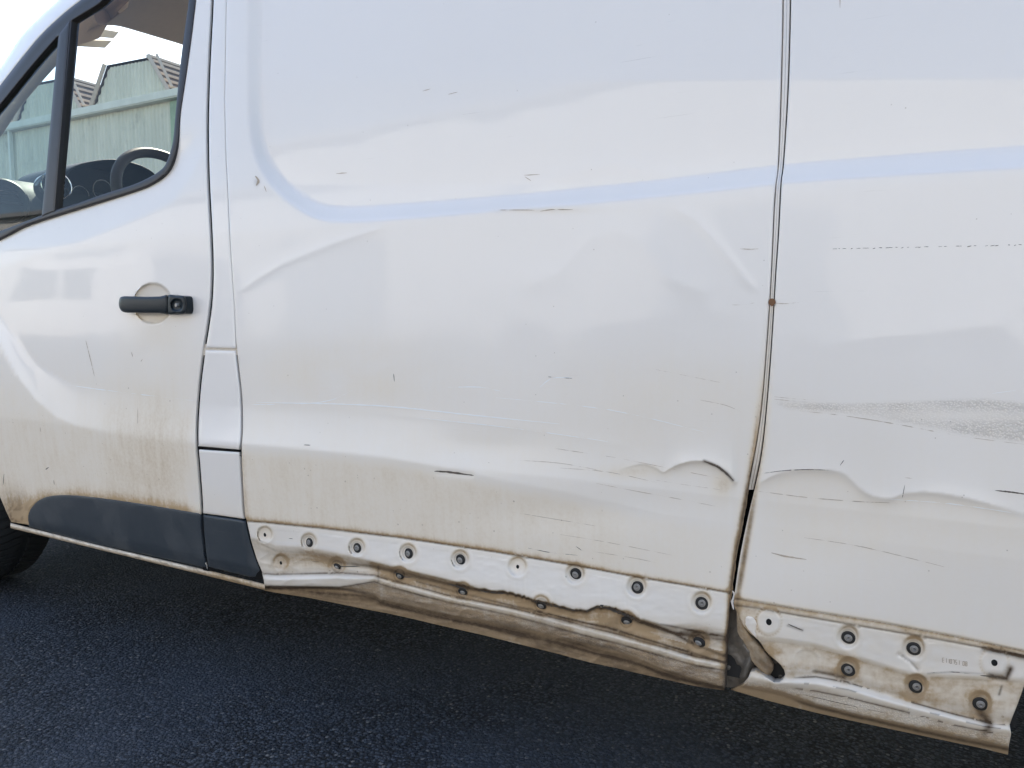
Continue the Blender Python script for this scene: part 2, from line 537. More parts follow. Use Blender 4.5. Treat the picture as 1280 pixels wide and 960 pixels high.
def body_profile(z):
    h = -1000 * (0.055 * np.clip(z - 1.06, 0, None) + 0.13 * np.clip(z - 1.06, 0, None) ** 2)
    return h - 1000 * (0.10 * np.clip(0.60 - z, 0, None))


def rel_upper(u, v):
    z = plane_z(u, v); x = plane_x(u, v)
    h = body_profile(z)
    # load-bay recess with its slanted groove
    sel = (v < 330) & (u > 270)
    g = np.zeros_like(h)
    if sel.any():
        uu, vv = u[sel], v[sel]
        d = polydist(uu, vv, GROOVE)
        s = np.where(inpoly(uu, vv, GROOVE_IN), d, -d)
        w = np.interp(uu, [300, 640, 1280, 1900], [10, 9, 14.5, 20])
        t = np.clip((s + w) / (2 * w), 0, 1)
        r = np.interp(t, [0, .05, .12, .72, .78, .95, 1.0], [0, .02, .08, .80, .84, .99, 1.0])
        deep = np.interp(vv, [-200, 100, 230], [14, 18, 30])
        g[sel] = -deep * r
    h = h + g
    # lower shoulder
    a, b = ip(u, V_UP), ip(u, V_LO)
    t = (v - a) / np.maximum(b - a, 4)
    t = np.clip(t, 0, 1)
    h = h + ip(u, AMP) * (.35 * t + .65 * t * t)
    # crash damage -----------------------------------------------------
    da = polydist(u, v, ARC1); va = ip(u, ARC1)
    win = sstep((u - 765) / 45) * sstep((925 - u) / 12)
    above = (v < va)
    h = h + win * np.where(above, ip(u, [(765, 1.5), (830, 2.5), (850, 7)]) * np.exp(-da / 20), ip(u, [(765, 1.5), (830, 2.5), (850, 7)]) * np.exp(-da / 4.6) - 1.2)
    da = polydist(u, v, ARC2); va = ip(u, ARC2)
    win = sstep((u - 935) / 25) * sstep((1330 - u) / 120)
    h = h + win * np.where(v < va, 4.5 * np.exp(-da / 26), 4.5 * np.exp(-da / 6.0) - .6)
    # long soft hollow in the side panel, pushed in to the right of its middle
    h = h - 11 * gau(u, v, 900, 610, 200, 95) - 4 * gau(u, v, 800, 470, 240, 130) - 7 * gau(u, v, 1010, 660, 130, 66)
    h = h - 5 * gau(u, v, 700, 640, 120, 26) - 3 * gau(u, v, 600, 560, 60, 18)
    # fold lines that fan out from the knock
    for pl, amp, wd in (([(830, 252), (870, 275), (905, 315), (935, 352), (955, 372)], 1.6, 7),
                        ([(296, 378), (302, 364), (318, 350), (352, 330), (420, 303), (492, 280)], 1.9, 6),
                        ([(640, 365), (700, 340), (735, 300), (770, 288), (800, 300), (830, 345), (900, 372)], 1.3, 16),
                        ([(302, 507), (400, 508), (520, 520), (650, 533), (800, 560)], .8, 6),
                        ([(1000, 440), (1100, 420), (1280, 400)], .8, 22),
                        ([(600, 262), (690, 225), (760, 205), (850, 222), (960, 214)], 1.1, 12)):
        d = polydist(u, v, pl)
        n = len(pl); ends = np.minimum(np.hypot(u - pl[0][0], v - pl[0][1]), np.hypot(u - pl[-1][0], v - pl[-1][1]))
        h = h + .75 * amp * np.exp(-(d / wd) ** 1.3) * sstep(ends / 30)
    # sheet-metal waviness
    wv = np.interp(u, [-100, 250, 320, 600, 1280], [.45, .45, .6, .85, .8])
    h = h + wv * 3.0 * (fbm(x * 3.2 + 5, z * 4.2, 3, 2) - .37) + wv * .5 * (vnoise(x * 13 + 3, z * 16, 9) - .5)
    return h


LOFT_SIDE = {
    300: [(651, -2), (670, -3), (675, -4), (700, -6), (715, -7), (723, -2), (730, -8), (731, -25), (732, -25), (733, -28)],
    318: [(652, -2), (672, -3), (677, -4), (702, -6), (716, -7), (724, -2), (732, -8), (733, -25), (734, -25), (736, -28)],
    345: [(655, -2), (681, -3), (691, -6), (706, -9), (718, -10), (725, -1), (733, -6), (735, -28), (738, -28), (741, -30)],
    385: [(659, -2), (684, 0), (694, -7), (705, -12), (717, -12), (724, -2), (733.5, -7), (735, -28), (743, -28), (747, -32)],
    425: [(664, -2), (692, 3), (703, -10), (708, -14), (716, -14), (723, -3), (734, -8), (736, -28), (749, -30), (755, -34)],
    468: [(669, -2), (702, 5), (709, -14), (713, -16), (719, -15), (723, -7), (727, -12), (743, -20), (750, -32), (764, -36)],
    476: [(670, -2), (704, 5), (711, -15), (715, -18), (722, -19), (725, -14), (730, -19), (749, -22), (754, -34), (765, -36)],
    500: [(672, -2), (710, 6), (717, -15), (722, -19), (728, -19), (732, -14), (737, -19), (753, -24), (760, -36), (770, -38)],
    560: [(681, -2), (724, 8), (731, -16), (738, -20), (744, -20), (748, -14), (753, -20), (767, -24), (774, -36), (784, -38)],
    600: [(687, -2), (736, 9), (738.5, -16), (746, -20), (752, -20), (756, -14), (761, -20), (773, -25), (782, -36), (793, -38)],
    640: [(693, -2), (740, 9), (742.5, -17), (752, -20), (760, -20), (764, -14), (770, -20), (783, -25), (792, -36), (803, -38)],
    660: [(696, -2), (747, 9), (749.5, -17), (757, -20), (765, -20), (769, -14), (775, -20), (786, -25), (796, -36), (808, -38)],
    700: [(703, -2), (757, 8), (759.5, -17), (767, -20), (774, -20), (779, -14), (786, -20), (795, -24), (804, -36), (818, -38)],
    733: [(709, -2), (762.5, 7), (765, -18), (776, -21), (783, -21), (788, -14), (795, -20), (803, -23), (814, -36), (827, -38)],
    746: [(712, -2), (757, 7), (759.5, -17), (775, -20), (786, -20), (791, -13), (798, -19), (806, -22), (818, -36), (830, -38)],
    770: [(716, -2), (760, 6), (763, -16), (780, -19), (792, -19), (797, -12), (804, -18), (812, -20), (823, -35), (835, -38)],
    795: [(721, -2), (771, 4), (774, -14), (788, -18), (799, -18), (804, -11), (811, -17), (821, -19), (831, -34), (841, -38)],
    830: [(727, -2), (781, 2), (789, -8), (797, -13), (809, -15), (814, -8), (821, -13), (836, -14), (843, -30), (849, -34)],
    870: [(734, -2), (779, 0), (796, -6), (807, -9), (821, -12), (826, -6), (832, -10), (849, -11), (854, -24), (858, -30)],
    912: [(741, -2), (787, -1), (801, -5), (816, -7), (829, -10), (834, -4), (839, -8), (861, -9), (862, -20), (864, -26)],
}
LOFT_REAR = {
    912: [(757, -1), (790, -4), (800, -8), (815, -12), (830, -14), (840, -14), (848, -16), (852, -20), (856, -28), (863, -32)],
    975: [(766, -2), (797, -3), (804, -9), (825, -9), (848, -7), (853, -2), (858, -6), (863, -10), (870, -22), (880, -28)],
    1020: [(773, -2), (804, -3), (811, -9), (828, -11), (846, -10), (855, -3), (864, -6), (878, -9), (884, -22), (891, -28)],
    1060: [(780, -2), (816, -3), (823, -9), (838, -11), (853, -11), (862, -3), (872, -6), (889, -9), (894, -22), (900, -28)],
    1100: [(787, -2), (828, -3), (835, -9), (850, -11), (866, -11), (874, -3), (882, -6), (898, -9), (903, -22), (909, -28)],
    1140: [(794, -2), (841, -3), (847, -8), (862, -10), (878, -10), (885, -3), (892, -6), (906, -9), (912, -22), (917, -28)],
    1190: [(803, -2), (843, -3), (849, -7), (870, -9), (892, -10), (898, -3), (906, -6), (917, -9), (923, -22), (928, -28)],
    1230: [(810, -2), (845, -3), (851, -7), (880, -8), (902, -9), (908, -3), (914, -6), (925, -9), (931, -22), (936, -28)],
    1290: [(820, -2), (848, -3), (854, -6), (890, -8), (910, -8), (916, -3), (922, -5), (937, -9), (943, -22), (948, -28)],
}


def loft_rel(table, u, v, shift=0):
    """relief of the crushed lower edge; returns (mm, zone 0..9)"""
    us = np.array(sorted(table)); K = len(table[us[0]])
    VV = np.array([[q[0] for q in table[k]] for k in us], float); HH = np.array([[q[1] for q in table[k]] for k in us], float)
    vk = np.stack([np.interp(u, us, VV[:, j]) for j in range(K)], -1)
    hk = np.stack([np.interp(u, us, HH[:, j]) for j in range(K)], -1)
    wob = (3.4 * (fbm(u / 11, u * 0, 31, 3) - .45) + 1.6 * (vnoise(u / 2.6, u * 0, 37) - .5)) * sstep((u - 590) / 25) * sstep((815 - u) / 15)      # torn lip is ragged
    vk[..., 1] += wob; vk[..., 2] += wob
    zone = np.zeros(u.shape); h = np.zeros(u.shape)
    for dv in (-.6, 0, .6):
        q = v + dv; z = np.zeros(u.shape); hh = np.where(q <= vk[..., 0], 0, 0.0) + 0
        for j in range(K - 1):
            a, b = vk[..., j], vk[..., j + 1]
            t = np.clip((q - a) / np.maximum(b - a, .2), 0, 1)
            inn = (q >= a)
            z = np.where(inn, j + t, z)
            e = t * t * (3 - 2 * t) * .2 + t * .8
            hh = np.where(inn, hk[..., j] + (hk[..., j + 1] - hk[..., j]) * e, hh)
        h += hh / 3; zone += z / 3
    loft_rel.vk = vk
    return h, zone


CLIPS_SIDE = [(331, 668, 0), (386, 677, 1), (446, 684, 1), (510, 691, 1), (575, 699, 1), (647, 708, 0), (719, 717, 1), (796, 733, 1), (877, 753, 1),
              (351, 703, 0), (421, 707.5, 1), (499, 719, 1), (578, 739, 1), (676, 756, 1), (783, 776, 1), (873, 802, 1)]
CLIPS_REAR = [(961, 777, 0), (1060, 796, 1), (1142, 810, 1), (1243, 828, 0), (1060, 836, 1), (1145, 857, 1), (1225, 879, 1)]


def cup_r(u): return np.interp(u, [330, 520, 800, 1240], [11, 12.5, 14.0, 16.5])


def rel_clips(clips, u, v, table):
    h = np.zeros(u.shape); halo = np.zeros(u.shape); dk = np.zeros(u.shape)
    for k, (cu, cv, kind) in enumerate(clips):
        R = cup_r(cu)
        sx = .93
        d = np.hypot((u - cu) / sx, v - cv) / R
        if kind == 0 and cu > 900:       # big flat washer seat, proud with a hole
            h += np.where(d < 1.25, 2.2 * sstep((1.15 - d) / .2), 0)
            halo += .6 * np.exp(-((d - 1.15) / .12) ** 2)
            continue
        deep = 7.0 if k < 9 or cu > 900 else 4.0
        h -= deep * (.75 * sstep((1.0 - d) / .26) + .25 * sstep((.7 - d) / .2))
        h += .9 * np.exp(-((d - 1.12) / .16) ** 2)
        ang = np.arctan2(v - cv, u - cu)
        halo += np.exp(-((d - .86) / .13) ** 2) * (.35 + .35 * np.cos(ang + pi / 2 - .6)) + .25 * np.exp(-(d / 1.3) ** 4)
        if kind: dk += .7 * np.exp(-((d - .56) / .10) ** 2)
    return h, halo, dk


BELT = [(-250, 430), (-120, 378), (0, 335), (50, 316), (100, 303), (145, 284), (185, 267), (215, 251), (236, 225), (300, 100)]


def rel_door(u, v):
    h = rel_upper(u, v)
    t = np.clip((ip(u, BELT) - v) / 42, 0, 1.0) * (v > 150) * sstep((v - 150) / 60)
    h = h - 8 * t
    d = np.hypot((u - 191) / .96, v - 379.5) / 26.0
    h = h - 13 * np.sqrt(np.clip(1 - d * d, 0, 1)) * sstep((1 - d) / .06)                      # finger bowl behind the handle
    d = polydist(u, v, CANT)
    h = h - 34 * (1 - np.sqrt(np.clip(1 - np.clip(1 - d / 26, 0, 1) ** 2, 0, 1)))
    e = polydist(u, v, CLAD_TOP)
    h = h + np.where(v > ip(u, CLAD_TOP), -3.0 * sstep(e / 3), 1.4 * np.exp(-(e / 6) ** 2))
    return h


def rel_side(u, v):
    h = rel_upper(u, v)
    vs_ = ip(u, SEAM)
    h = h - 2.6 * np.exp(-((v - vs_) / 1.3) ** 2)
    lo, _ = loft_rel(LOFT_SIDE, u, v)
    h = h + np.where(v > vs_, lo, 0)
    h = h + rel_clips(CLIPS_SIDE, u, v, LOFT_SIDE)[0]
    cr = np.exp(-(polydist(u, v, [(548, 591), (590, 594)]) / 3) ** 2); h = h - 1.5 * cr
    c2 = polydist(u, v, [(745, 782), (765, 779), (775, 770)])
    h = h + 3 * np.exp(-(np.hypot((u - 757) / 1.25, v - 771) / 9) ** 4) * (v > 758)    # blister behind the torn lip
    z = (v > vs_ + 8)
    r1 = 1 - np.abs(2 * vnoise(u / 26 + v / 17, v / 13 - u / 70, 27) - 1)
    h = h + z * (v > ip(u, [(330, 690), (480, 708), (640, 742), (800, 776), (905, 790)])) * 1.8 * (r1 ** 2 - .4)
    h = h + z * 1.2 * (fbm(u / 30, v / 14, 17, 3) - .45) * 2
    rz = 1 - np.abs(2 * vnoise(u / 24 + v / 30, v / 11 - u / 60, 19) - 1)
    r2 = 1 - np.abs(2 * vnoise(u / 9 - v / 13, v / 6 + u / 40, 29) - 1)
    h = h + (3.6 * (rz ** 2 - .4) + 1.5 * (r2 ** 2 - .4)) * sstep((v - ip(u, [(330, 735), (470, 732), (640, 770), (905, 838)])) / 5)
    return h


def rel_rear(u, v):
    h = rel_upper(u, v)
    s1, s2 = ip(u, RSEAM1), ip(u, RSEAM2)
    h = h - 2.4 * np.exp(-((v - s1) / 1.3) ** 2) - 2.6 * np.exp(-((v - s2) / 1.4) ** 2)
    lo, _ = loft_rel(LOFT_REAR, u, v)
    h = h + np.where(v > s2, lo, 0)
    h = h + rel_clips(CLIPS_REAR, u, v, LOFT_REAR)[0]
    d = np.hypot(u - 1008, v - 826) / 14.5
    h = h - 1.8 * sstep((1 - d) / .14) + .8 * np.exp(-((d - 1.05) / .12) ** 2)
    # crumple beside the tear, and the wave that follows it
    h = h + 5 * gau(u, v, 1000, 850, 26, 12) - 4 * gau(u, v, 1035, 843, 22, 5) + 3 * gau(u, v, 950, 800, 12, 22)
    h = h - 3.5 * np.exp(-(polydist(u, v, [(1125, 818), (1138, 826), (1147, 837)]) / 3) ** 2)
    h = h - 6 * np.exp(-(polydist(u, v, [(1240, 846), (1258, 848), (1262, 838)]) / 4.5) ** 2)
    h = h - 5 * np.exp(-(polydist(u, v, [(1226, 892), (1236, 905), (1236, 915)]) / 4) ** 2)
    z = (v > s2 + 6)
    h = h + z * 1.5 * (fbm(u / 34, v / 18, 23, 3) - .45) * 2
    return h


# ------------------------------------------------------------------ dirt and wear maps, with some shade painted in
def wear_shade(u, v, kind, seed=0):
    x = plane_x(u, v); z = plane_z(u, v)
    film = .09 + .22 * sstep((1.0 - z) / .5)
    grime_shade = np.zeros(u.shape); peb = np.zeros(u.shape)
    nz = fbm(u / 60, v / 38, 41, 4)
    if kind == 'door':
        film += .36 * sstep((v - 400 - 60 * (nz - .5)) / 150) * sstep((252 - u - 40 * (nz - .5)) / 40 + .2) + .12 * sstep((v - 395) / 40) * sstep((u - 120) / 40)
        band = (v > ip(u, V_UP)) & (v < ip(u, V_LO)); film = film - .16 * band * sstep((150 - u) / 80)
        film += .25 * gau(u, v, 200, 415, 30, 22)
        e = polydist(u, v, CLAD_TOP); film += .35 * np.exp(-(e / 9) ** 2)
        grime_shade += .42 * gau(u, v, 18, 650, 22, 26) * (fbm(u / 4, v / 4, 5, 3) > .46) + .25 * gau(u, v, 15, 640, 16, 22)
        film += .5 * gau(u, v, 20, 645, 30, 30)
        d = np.abs(np.hypot((u - 191) / .96, v - 379.5) / 26.0 - .9); film += .15 * np.exp(-(d / .1) ** 2); film += .22 * (np.hypot((u - 191) / .96, v - 379.5) < 25.5)
    if kind == 'flap':
        film *= .5; film += .30 * sstep((v - 600) / 40) * nz * 1.5
    if kind == 'side':
        film += .08 * sstep((v - 380) / 120) + .30 * gau(u, v, 430, 465, 110, 40) * nz * 2 + .28 * sstep((v - ip(u, V_LO) - 2) / 16) * sstep((v - 400) / 100) * np.interp(u, [300, 700, 860, 920], [1, 1, .45, .3])
        film += .16 * gau(u, v, 840, 495, 130, 50) + .12 * gau(u, v, 620, 560, 200, 30)
        vs_ = ip(u, SEAM); film += .5 * np.exp(-((v - vs_) / 5) ** 2); grime_shade += .75 * np.exp(-((v - vs_) / 1.4) ** 2)
        lo, zn = loft_rel(LOFT_SIDE, u, v)
        low = v > vs_
        film = np.where(low, np.interp(zn, [0, .3, .75, .95, 1.2, 2, 3, 4, 5, 5.6, 6.2, 7, 7.6, 9], [.48, .30, .32, .48, .9, 1.05, .95, .85, .55, .75, .85, 1.0, 1.2, 1.0]), film)
        vk = loft_rel.vk
        stk = .5 * fbm(u / 55, (zn * 3 + v / 9), 83, 3) + .5 * fbm(u / 16, v / 12, 85, 4)
        left = sstep((480 - u) / 30)
        film = np.where(low & (zn > .8) & (zn < 6.1), film * (1 - .45 * left), film)
        right = sstep((u - 800) / 40); film = np.where(low & (zn > 1) & (zn < 3), film * (1 - .35 * right), film)
        grime_shade = np.where(low, grime_shade + np.interp(zn, [0, .85, 1.2, 1.7, 2.05, 3, 3.9, 4.15, 4.6, 5.5, 5.9, 6.1, 6.5, 7, 7.6, 8, 9], [0, 0, .18, .42, .30, .05, .25, .3, .02, .02, .30, .40, .22, .30, .55, .38, .2]), grime_shade)
        rag = fbm(u / 9, v / 9, 77, 3)
        grime_shade += low * .55 * np.exp(-((zn - 1.6) / .35) ** 2) * (u > 570) * (u < 800)  # shade in the gap under the torn lip, painted dark
        ln = np.exp(-((v - ip(u, [(500, 722), (640, 757), (760, 785), (905, 828)])) / 1.5) ** 2) * (u > 520) * (u < 906); grime_shade += .55 * ln * low
        ln = np.exp(-((v - ip(u, [(790, 775), (830, 786), (870, 806), (906, 820)])) / 2.2) ** 2) * sstep((u - 785) / 15) * (u < 908); grime_shade += .6 * ln
        ln = np.exp(-((v - ip(u, [(815, 778), (830, 781), (905, 796)])) / 1.6) ** 2) * sstep((u - 812) / 20); grime_shade += .45 * ln * low
        film = np.where(low & (zn > 1), film * (.75 + .95 * stk), film)
        grime_shade = np.where(low & (zn > 1.3), grime_shade + .03 + .14 * (zn > 6.6) + .22 * sstep((u - 560) / 250) * sstep((fbm(u / 26, v / 9, 91, 4) - .40) / .25), grime_shade)
        grime_shade = np.where(low & (zn > 1.0), grime_shade * (.5 + 1.2 * fbm(u / 40, zn * 4, 87, 4)), grime_shade)
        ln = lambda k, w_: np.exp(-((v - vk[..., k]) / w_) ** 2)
        grime_shade += low * (.55 * ln(4, 1.1) + .5 * ln(6, 1.0) + .35 * ln(2, 2.2) * sstep((u - 400) / 60) + .45 * ln(8, 2.0) * sstep((u - 440) / 60))  # thin dark lines painted along the bead's creases
        grime_shade += low * .55 * ln(7, 1.4) * sstep((470 - u) / 20) * sstep((u - 330) / 8)  # shadow under the bead, painted in
        grime_shade += low * .35 * np.exp(-(polydist(u, v, [(473, 708), (473, 727)]) / 1.4) ** 2)
        peb = low * np.interp(zn, [5.8, 6.1, 7.0, 7.3], [0, 1, 1, 0]) * (u > 425)
        _, ha, dk = rel_clips(CLIPS_SIDE, u, v, LOFT_SIDE)
        film += .75 * ha; grime_shade += .22 * np.clip(ha - .4, 0, 1) + .5 * dk
        film += .4 * gau(u, v, 400, 700, 45, 10) * low
        e = ip(v, [(0, 978), (215, 972), (370, 962), (500, 951), (600, 936), (690, 920), (740, 913), (865, 905)])
        k = np.exp(-((u - e) / 5) ** 2) * sstep((v - 330) / 300); film += .8 * k; grime_shade += .6 * np.exp(-((u - e) / 3.2) ** 2) * sstep((v - 560) / 60) * (.5 + fbm(u * 0, v / 9, 73, 3))
        grime_shade += .8 * np.exp(-(polydist(u, v, [(880, 576), (897, 583), (909, 592), (916, 600)]) / 1.9) ** 2)  # overhang shadow below the fold, painted into the colour
        film += .5 * gau(u, v, 902, 606, 14, 18) + .35 * gau(u, v, 790, 590, 40, 8)
        film += .30 * gau(u, v, 680, 263, 60, 4); grime_shade += .3 * gau(u, v, 321, 227, 3, 5)
        e = polydist(u, v, [(300, 560), (303, 600), (308, 650)]); film += .3 * np.exp(-(e / 4) ** 2)
    if kind == 'rear':
        s1, s2 = ip(u, RSEAM1), ip(u, RSEAM2)
        film += .06 * sstep((v - 420) / 150) + .16 * sstep((v - ip(u, ARC2) - 2) / 5) * sstep((720 - v) / 60) * sstep((u - 940) / 40)
        grime_shade += .55 * np.exp(-((v - s1) / 1.4) ** 2) + .6 * np.exp(-((v - s2) / 1.5) ** 2)
        film += .4 * np.exp(-((v - s1) / 5) ** 2) + .35 * ((v > s1) & (v < s2))
        lo, zn = loft_rel(LOFT_REAR, u, v)
        low = v > s2
        film = np.where(low, np.interp(zn, [0, .3, .8, 1.2, 1.9, 3, 3.8, 4.3, 5, 5.8, 6.4, 7, 7.6, 9], [.60, .36, .34, .55, .85, .75, .85, .6, .42, .75, .7, .9, 1.2, 1.1]), film)
        film = np.where(low, film * .88, film)
        grime_shade = np.where(low, grime_shade + np.interp(zn, [0, 1.2, 1.9, 3, 3.7, 4.1, 5, 5.8, 6.1, 7, 7.7, 9], [.05, 0, .10, .08, .35, .15, .03, .28, .22, .16, .45, .25]), grime_shade)
        vk = loft_rel.vk
        film = np.where(low, film * (.65 + .6 * fbm(u / 50, zn * 2 + v / 12, 93, 3) + .7 * fbm(u / 15, v / 11, 95, 4)), film)
        ln = lambda k, w_: np.exp(-((v - vk[..., k]) / w_) ** 2)
        rg = fbm(u / 24, v / 9, 97, 3)
        grime_shade += low * ((.75 * ln(4, 1.3) + .6 * ln(5, 1.0) * (rg > .45) + .7 * ln(6, 1.1)) * (rg > .36) + .5 * ln(8, 2.0)) * sstep((u - 985) / 20)
        peb = low * np.interp(zn, [5.9, 6.2, 7.2, 7.6], [0, .9, .9, 0])
        _, ha, dk = rel_clips(CLIPS_REAR, u, v, LOFT_REAR)
        film += .7 * ha; grime_shade += .25 * np.clip(ha - .35, 0, 1) + .5 * dk
        for a, b_, r_ in (([(1238, 845), (1258, 848), (1263, 836)], .9, 3.5), ([(1252, 858), (1249, 868)], .7, 1.6), ([(1227, 893), (1238, 905), (1232, 916)], .6, 5),
                          ([(1125, 818), (1138, 826), (1147, 837)], .5, 1.6), ([(1018, 839), (1040, 843), (1056, 847)], .55, 2.2),
                          ([(1160, 842), (1190, 840), (1240, 843)], .3, 1.4), ([(985, 782), (1003, 788)], .5, 1.6), ([(1230, 811), (1256, 816), (1282, 822)], .9, 3.2)):
            grime_shade += b_ * np.exp(-(polydist(u, v, a) / r_) ** 2)
        e = ip(v, [(0, 989), (213, 979), (340, 970), (530, 957), (640, 940), (745, 922), (860, 915)])
        k = np.exp(-((u - e) / 5) ** 2); film += .7 * k * sstep((v - 330) / 300); grime_shade += .55 * np.exp(-((u - e) / 3.2) ** 2) * sstep((v - 600) / 60) * (.5 + fbm(u * 0, v / 9, 74, 3))
        film += .7 * gau(u, v, 935, 785, 14, 25) + .3 * gau(u, v, 950, 830, 25, 20)
        # sponge-textured smear of old body filler
        top = ip(u, [(968, 500), (1060, 503), (1160, 499), (1230, 497), (1290, 503)]); bot = ip(u, [(968, 506), (985, 513), (1060, 519), (1120, 528), (1200, 544), (1290, 556)])
        mid = sstep(np.minimum(v - top, bot - v) / 5) * sstep((u - 966) / 10)
        core = gau(u, v, 1190, 519, 110, 8) * .8
        peb = np.maximum(peb, mid * (1 - core) * (.55 + .45 * sstep((fbm(u / 45, v / 5, 33, 4) - .3) / .3))); film += .12 * mid
    return dict(film=np.clip(film, 0, 1.3), grime_shade=np.clip(grime_shade, 0, 1), pebble=np.clip(peb, 0, 1))


# ------------------------------------------------------------------ panel builder
def panel(name, outline, rel, parent, mat, step=4, dens=(), holes=(), rnd=(3.0, 2.2), flange=14, wearkind=None, polar=(), edge_step=3, lift=0.0, smooth=True, extra=None, rings=(.8, 1.8, 3.2)):
    outl = resample(outline, edge_step)
    hls = [resample(h, edge_step) for h in holes]
    loops = [outl] + hls
    P = []; faces = []
    for l in loops:
        faces.append(list(range(len(P), len(P) + len(l)))); P += [tuple(q) for q in l]
    nb = len(P)
    u0, v0 = outl.min(0); u1, v1 = outl.max(0)

    def grid(a0, b0, a1, b1, s):
        g = np.stack(np.meshgrid(np.arange(a0 + s * .5, a1, s), np.arange(b0 + s * .5, b1, s)), -1).reshape(-1, 2); return g
    G = grid(u0, v0, u1, v1, step)
    for (a0, b0, a1, b1, s) in dens:
        keep = ~((G[:, 0] > a0) & (G[:, 0] < a1) & (G[:, 1] > b0) & (G[:, 1] < b1)); G = np.vstack([G[keep], grid(a0, b0, a1, b1, s)])
    pl = []
    for (cu, cv, R) in polar:
        for rr in np.linspace(.12, 1.3, 11):
            n = 28
            for k in range(n): pl.append((cu + .93 * R * rr * cos(2 * pi * (k + rr * 3) / n), cv + R * rr * sin(2 * pi * (k + rr * 3) / n)))
    if pl:
        for (cu, cv, R) in polar:
            G = G[np.hypot((G[:, 0] - cu) / .93, G[:, 1] - cv) > 1.33 * R]
        G = np.vstack([G, np.array(pl)])

    def bd(u, v):
        d = polydist(u, v, outl, True, 9.0)
        for h in hls: d = np.minimum(d, polydist(u, v, h, True, 9.0))
        return d

    def ins(u, v):
        r = inpoly(u, v, outl)
        for h in hls: r &= ~inpoly(u, v, h)
        return r
    d = bd(G[:, 0], G[:, 1])
    G = G[ins(G[:, 0], G[:, 1]) & (d > rings[-1] + .5)]
    R = []
    for l in loops:
        t = np.roll(l, -1, 0) - np.roll(l, 1, 0); t /= np.maximum(np.linalg.norm(t, axis=1), 1e-9)[:, None]
        nrm = np.stack([-t[:, 1], t[:, 0]], 1)
        for rd in rings:
            for sg in (1, -1): R.append(l + nrm * rd * sg)
    R = np.vstack(R)
    rd_ = bd(R[:, 0], R[:, 1])
    R = R[ins(R[:, 0], R[:, 1]) & (rd_ > .55)]
    P = P + [tuple(q) for q in G] + [tuple(q) for q in R]
    res = delaunay_2d_cdt([Vector(q) for q in P], [], faces, 1, 1e-4)
    UV = np.array([tuple(q) for q in res[0]]); T = np.array([t for t in res[2] if len(t) == 3])
    cen = UV[T].mean(1)
    T = T[ins(cen[:, 0], cen[:, 1])]
    u, v = UV[:, 0], UV[:, 1]
    h = rel(u, v) + lift
    if rnd[0] > 0:
        dd = bd(u, v); k = np.clip(1 - dd / rnd[0], 0, 1); h = h - rnd[1] * (1 - np.sqrt(1 - k * k * .98))
    X = side(u, v, h / 1000.0)
    at = wear_shade(u, v, wearkind) if wearkind else None
    # orientation: normals towards -y
    a, b, c = X[T[:, 0]], X[T[:, 1]], X[T[:, 2]]
    fl = np.cross(b - a, c - a)[:, 1] > 0
    T[fl] = T[fl][:, ::-1]
    faces = [tuple(q) for q in T]
    V = [X]
    A = {k: [q] for k, q in at.items()} if at else None
    if flange:
        E = {}
        for q in T:
            for i in range(3):
                e = (q[i], q[(i + 1) % 3]); k = (min(e), max(e)); E[k] = None if k in E else e
        be = [e for e in E.values() if e is not None]
        ids = sorted({i for e in be for i in e}); ix = {i: k for k, i in enumerate(ids)}
        n0 = len(X); m = len(ids)
        V.append(X[ids]); V.append(X[ids] + np.array([0, flange / 1000., 0]))
        for (i, j) in be: faces.append((n0 + ix[j], n0 + ix[i], n0 + m + ix[i], n0 + m + ix[j]))
        if A:
            for k in A:
                A[k].append(A[k][0][ids]); A[k].append(A[k][0][ids] * .6 + (.75 if k == 'grime_shade' else 0))  # turned-in edges painted darker so the panel gaps look black
    V = np.vstack(V)
    o = mesh(name, V, faces, mat, parent, smooth, {k: np.concatenate(q) for k, q in A.items()} if A else None)
    if extra: extra(o, UV, T)
    return o


def stroke(name, pts, wpx, rel, parent, mat, lift=.45, taper=True, rough=.3):
    """one surface mark: a thin ribbon lying on the panel"""
    wpx *= .72
    p = resample(spline(pts, n=4), 2.5, False)
    t = np.gradient(p, axis=0); t /= np.maximum(np.linalg.norm(t, axis=1), 1e-9)[:, None]
    n = np.stack([-t[:, 1], t[:, 0]], 1); m = len(p); s = np.linspace(0, 1, m)
    w = wpx * .5 * ((np.sin(pi * np.clip(s * .94 + .03, 0, 1)) ** .6) if taper else np.ones(m))
    if m > 14 and wpx < 1.3: w = w * np.clip((fbm(s * m / 5, s * 0, int(abs(pts[0][0] * 7))) - .36) * 7, .03, 1)
    w = w * (1 - rough + 2 * rough * vnoise(s * m * .7, s * 0, int(abs(pts[0][0])) + 3))
    jit = rough * .6 * wpx * (vnoise(s * m * .4, s * 0 + 5, int(abs(pts[0][1])) + 11) - .5)
    a = p + n * (w + jit)[:, None]; b = p - n * (w - jit)[:, None]
    rows = []
    for q, dz in ((a, 0), (p, .15), (b, 0)):
        hh = rel(q[:, 0].copy(), q[:, 1].copy()); rows.append(side(q[:, 0], q[:, 1], (hh + lift + dz) / 1000))
    return loft(name, rows, mat, parent)


def wpt(x, z):
    return px(x, 0, z)


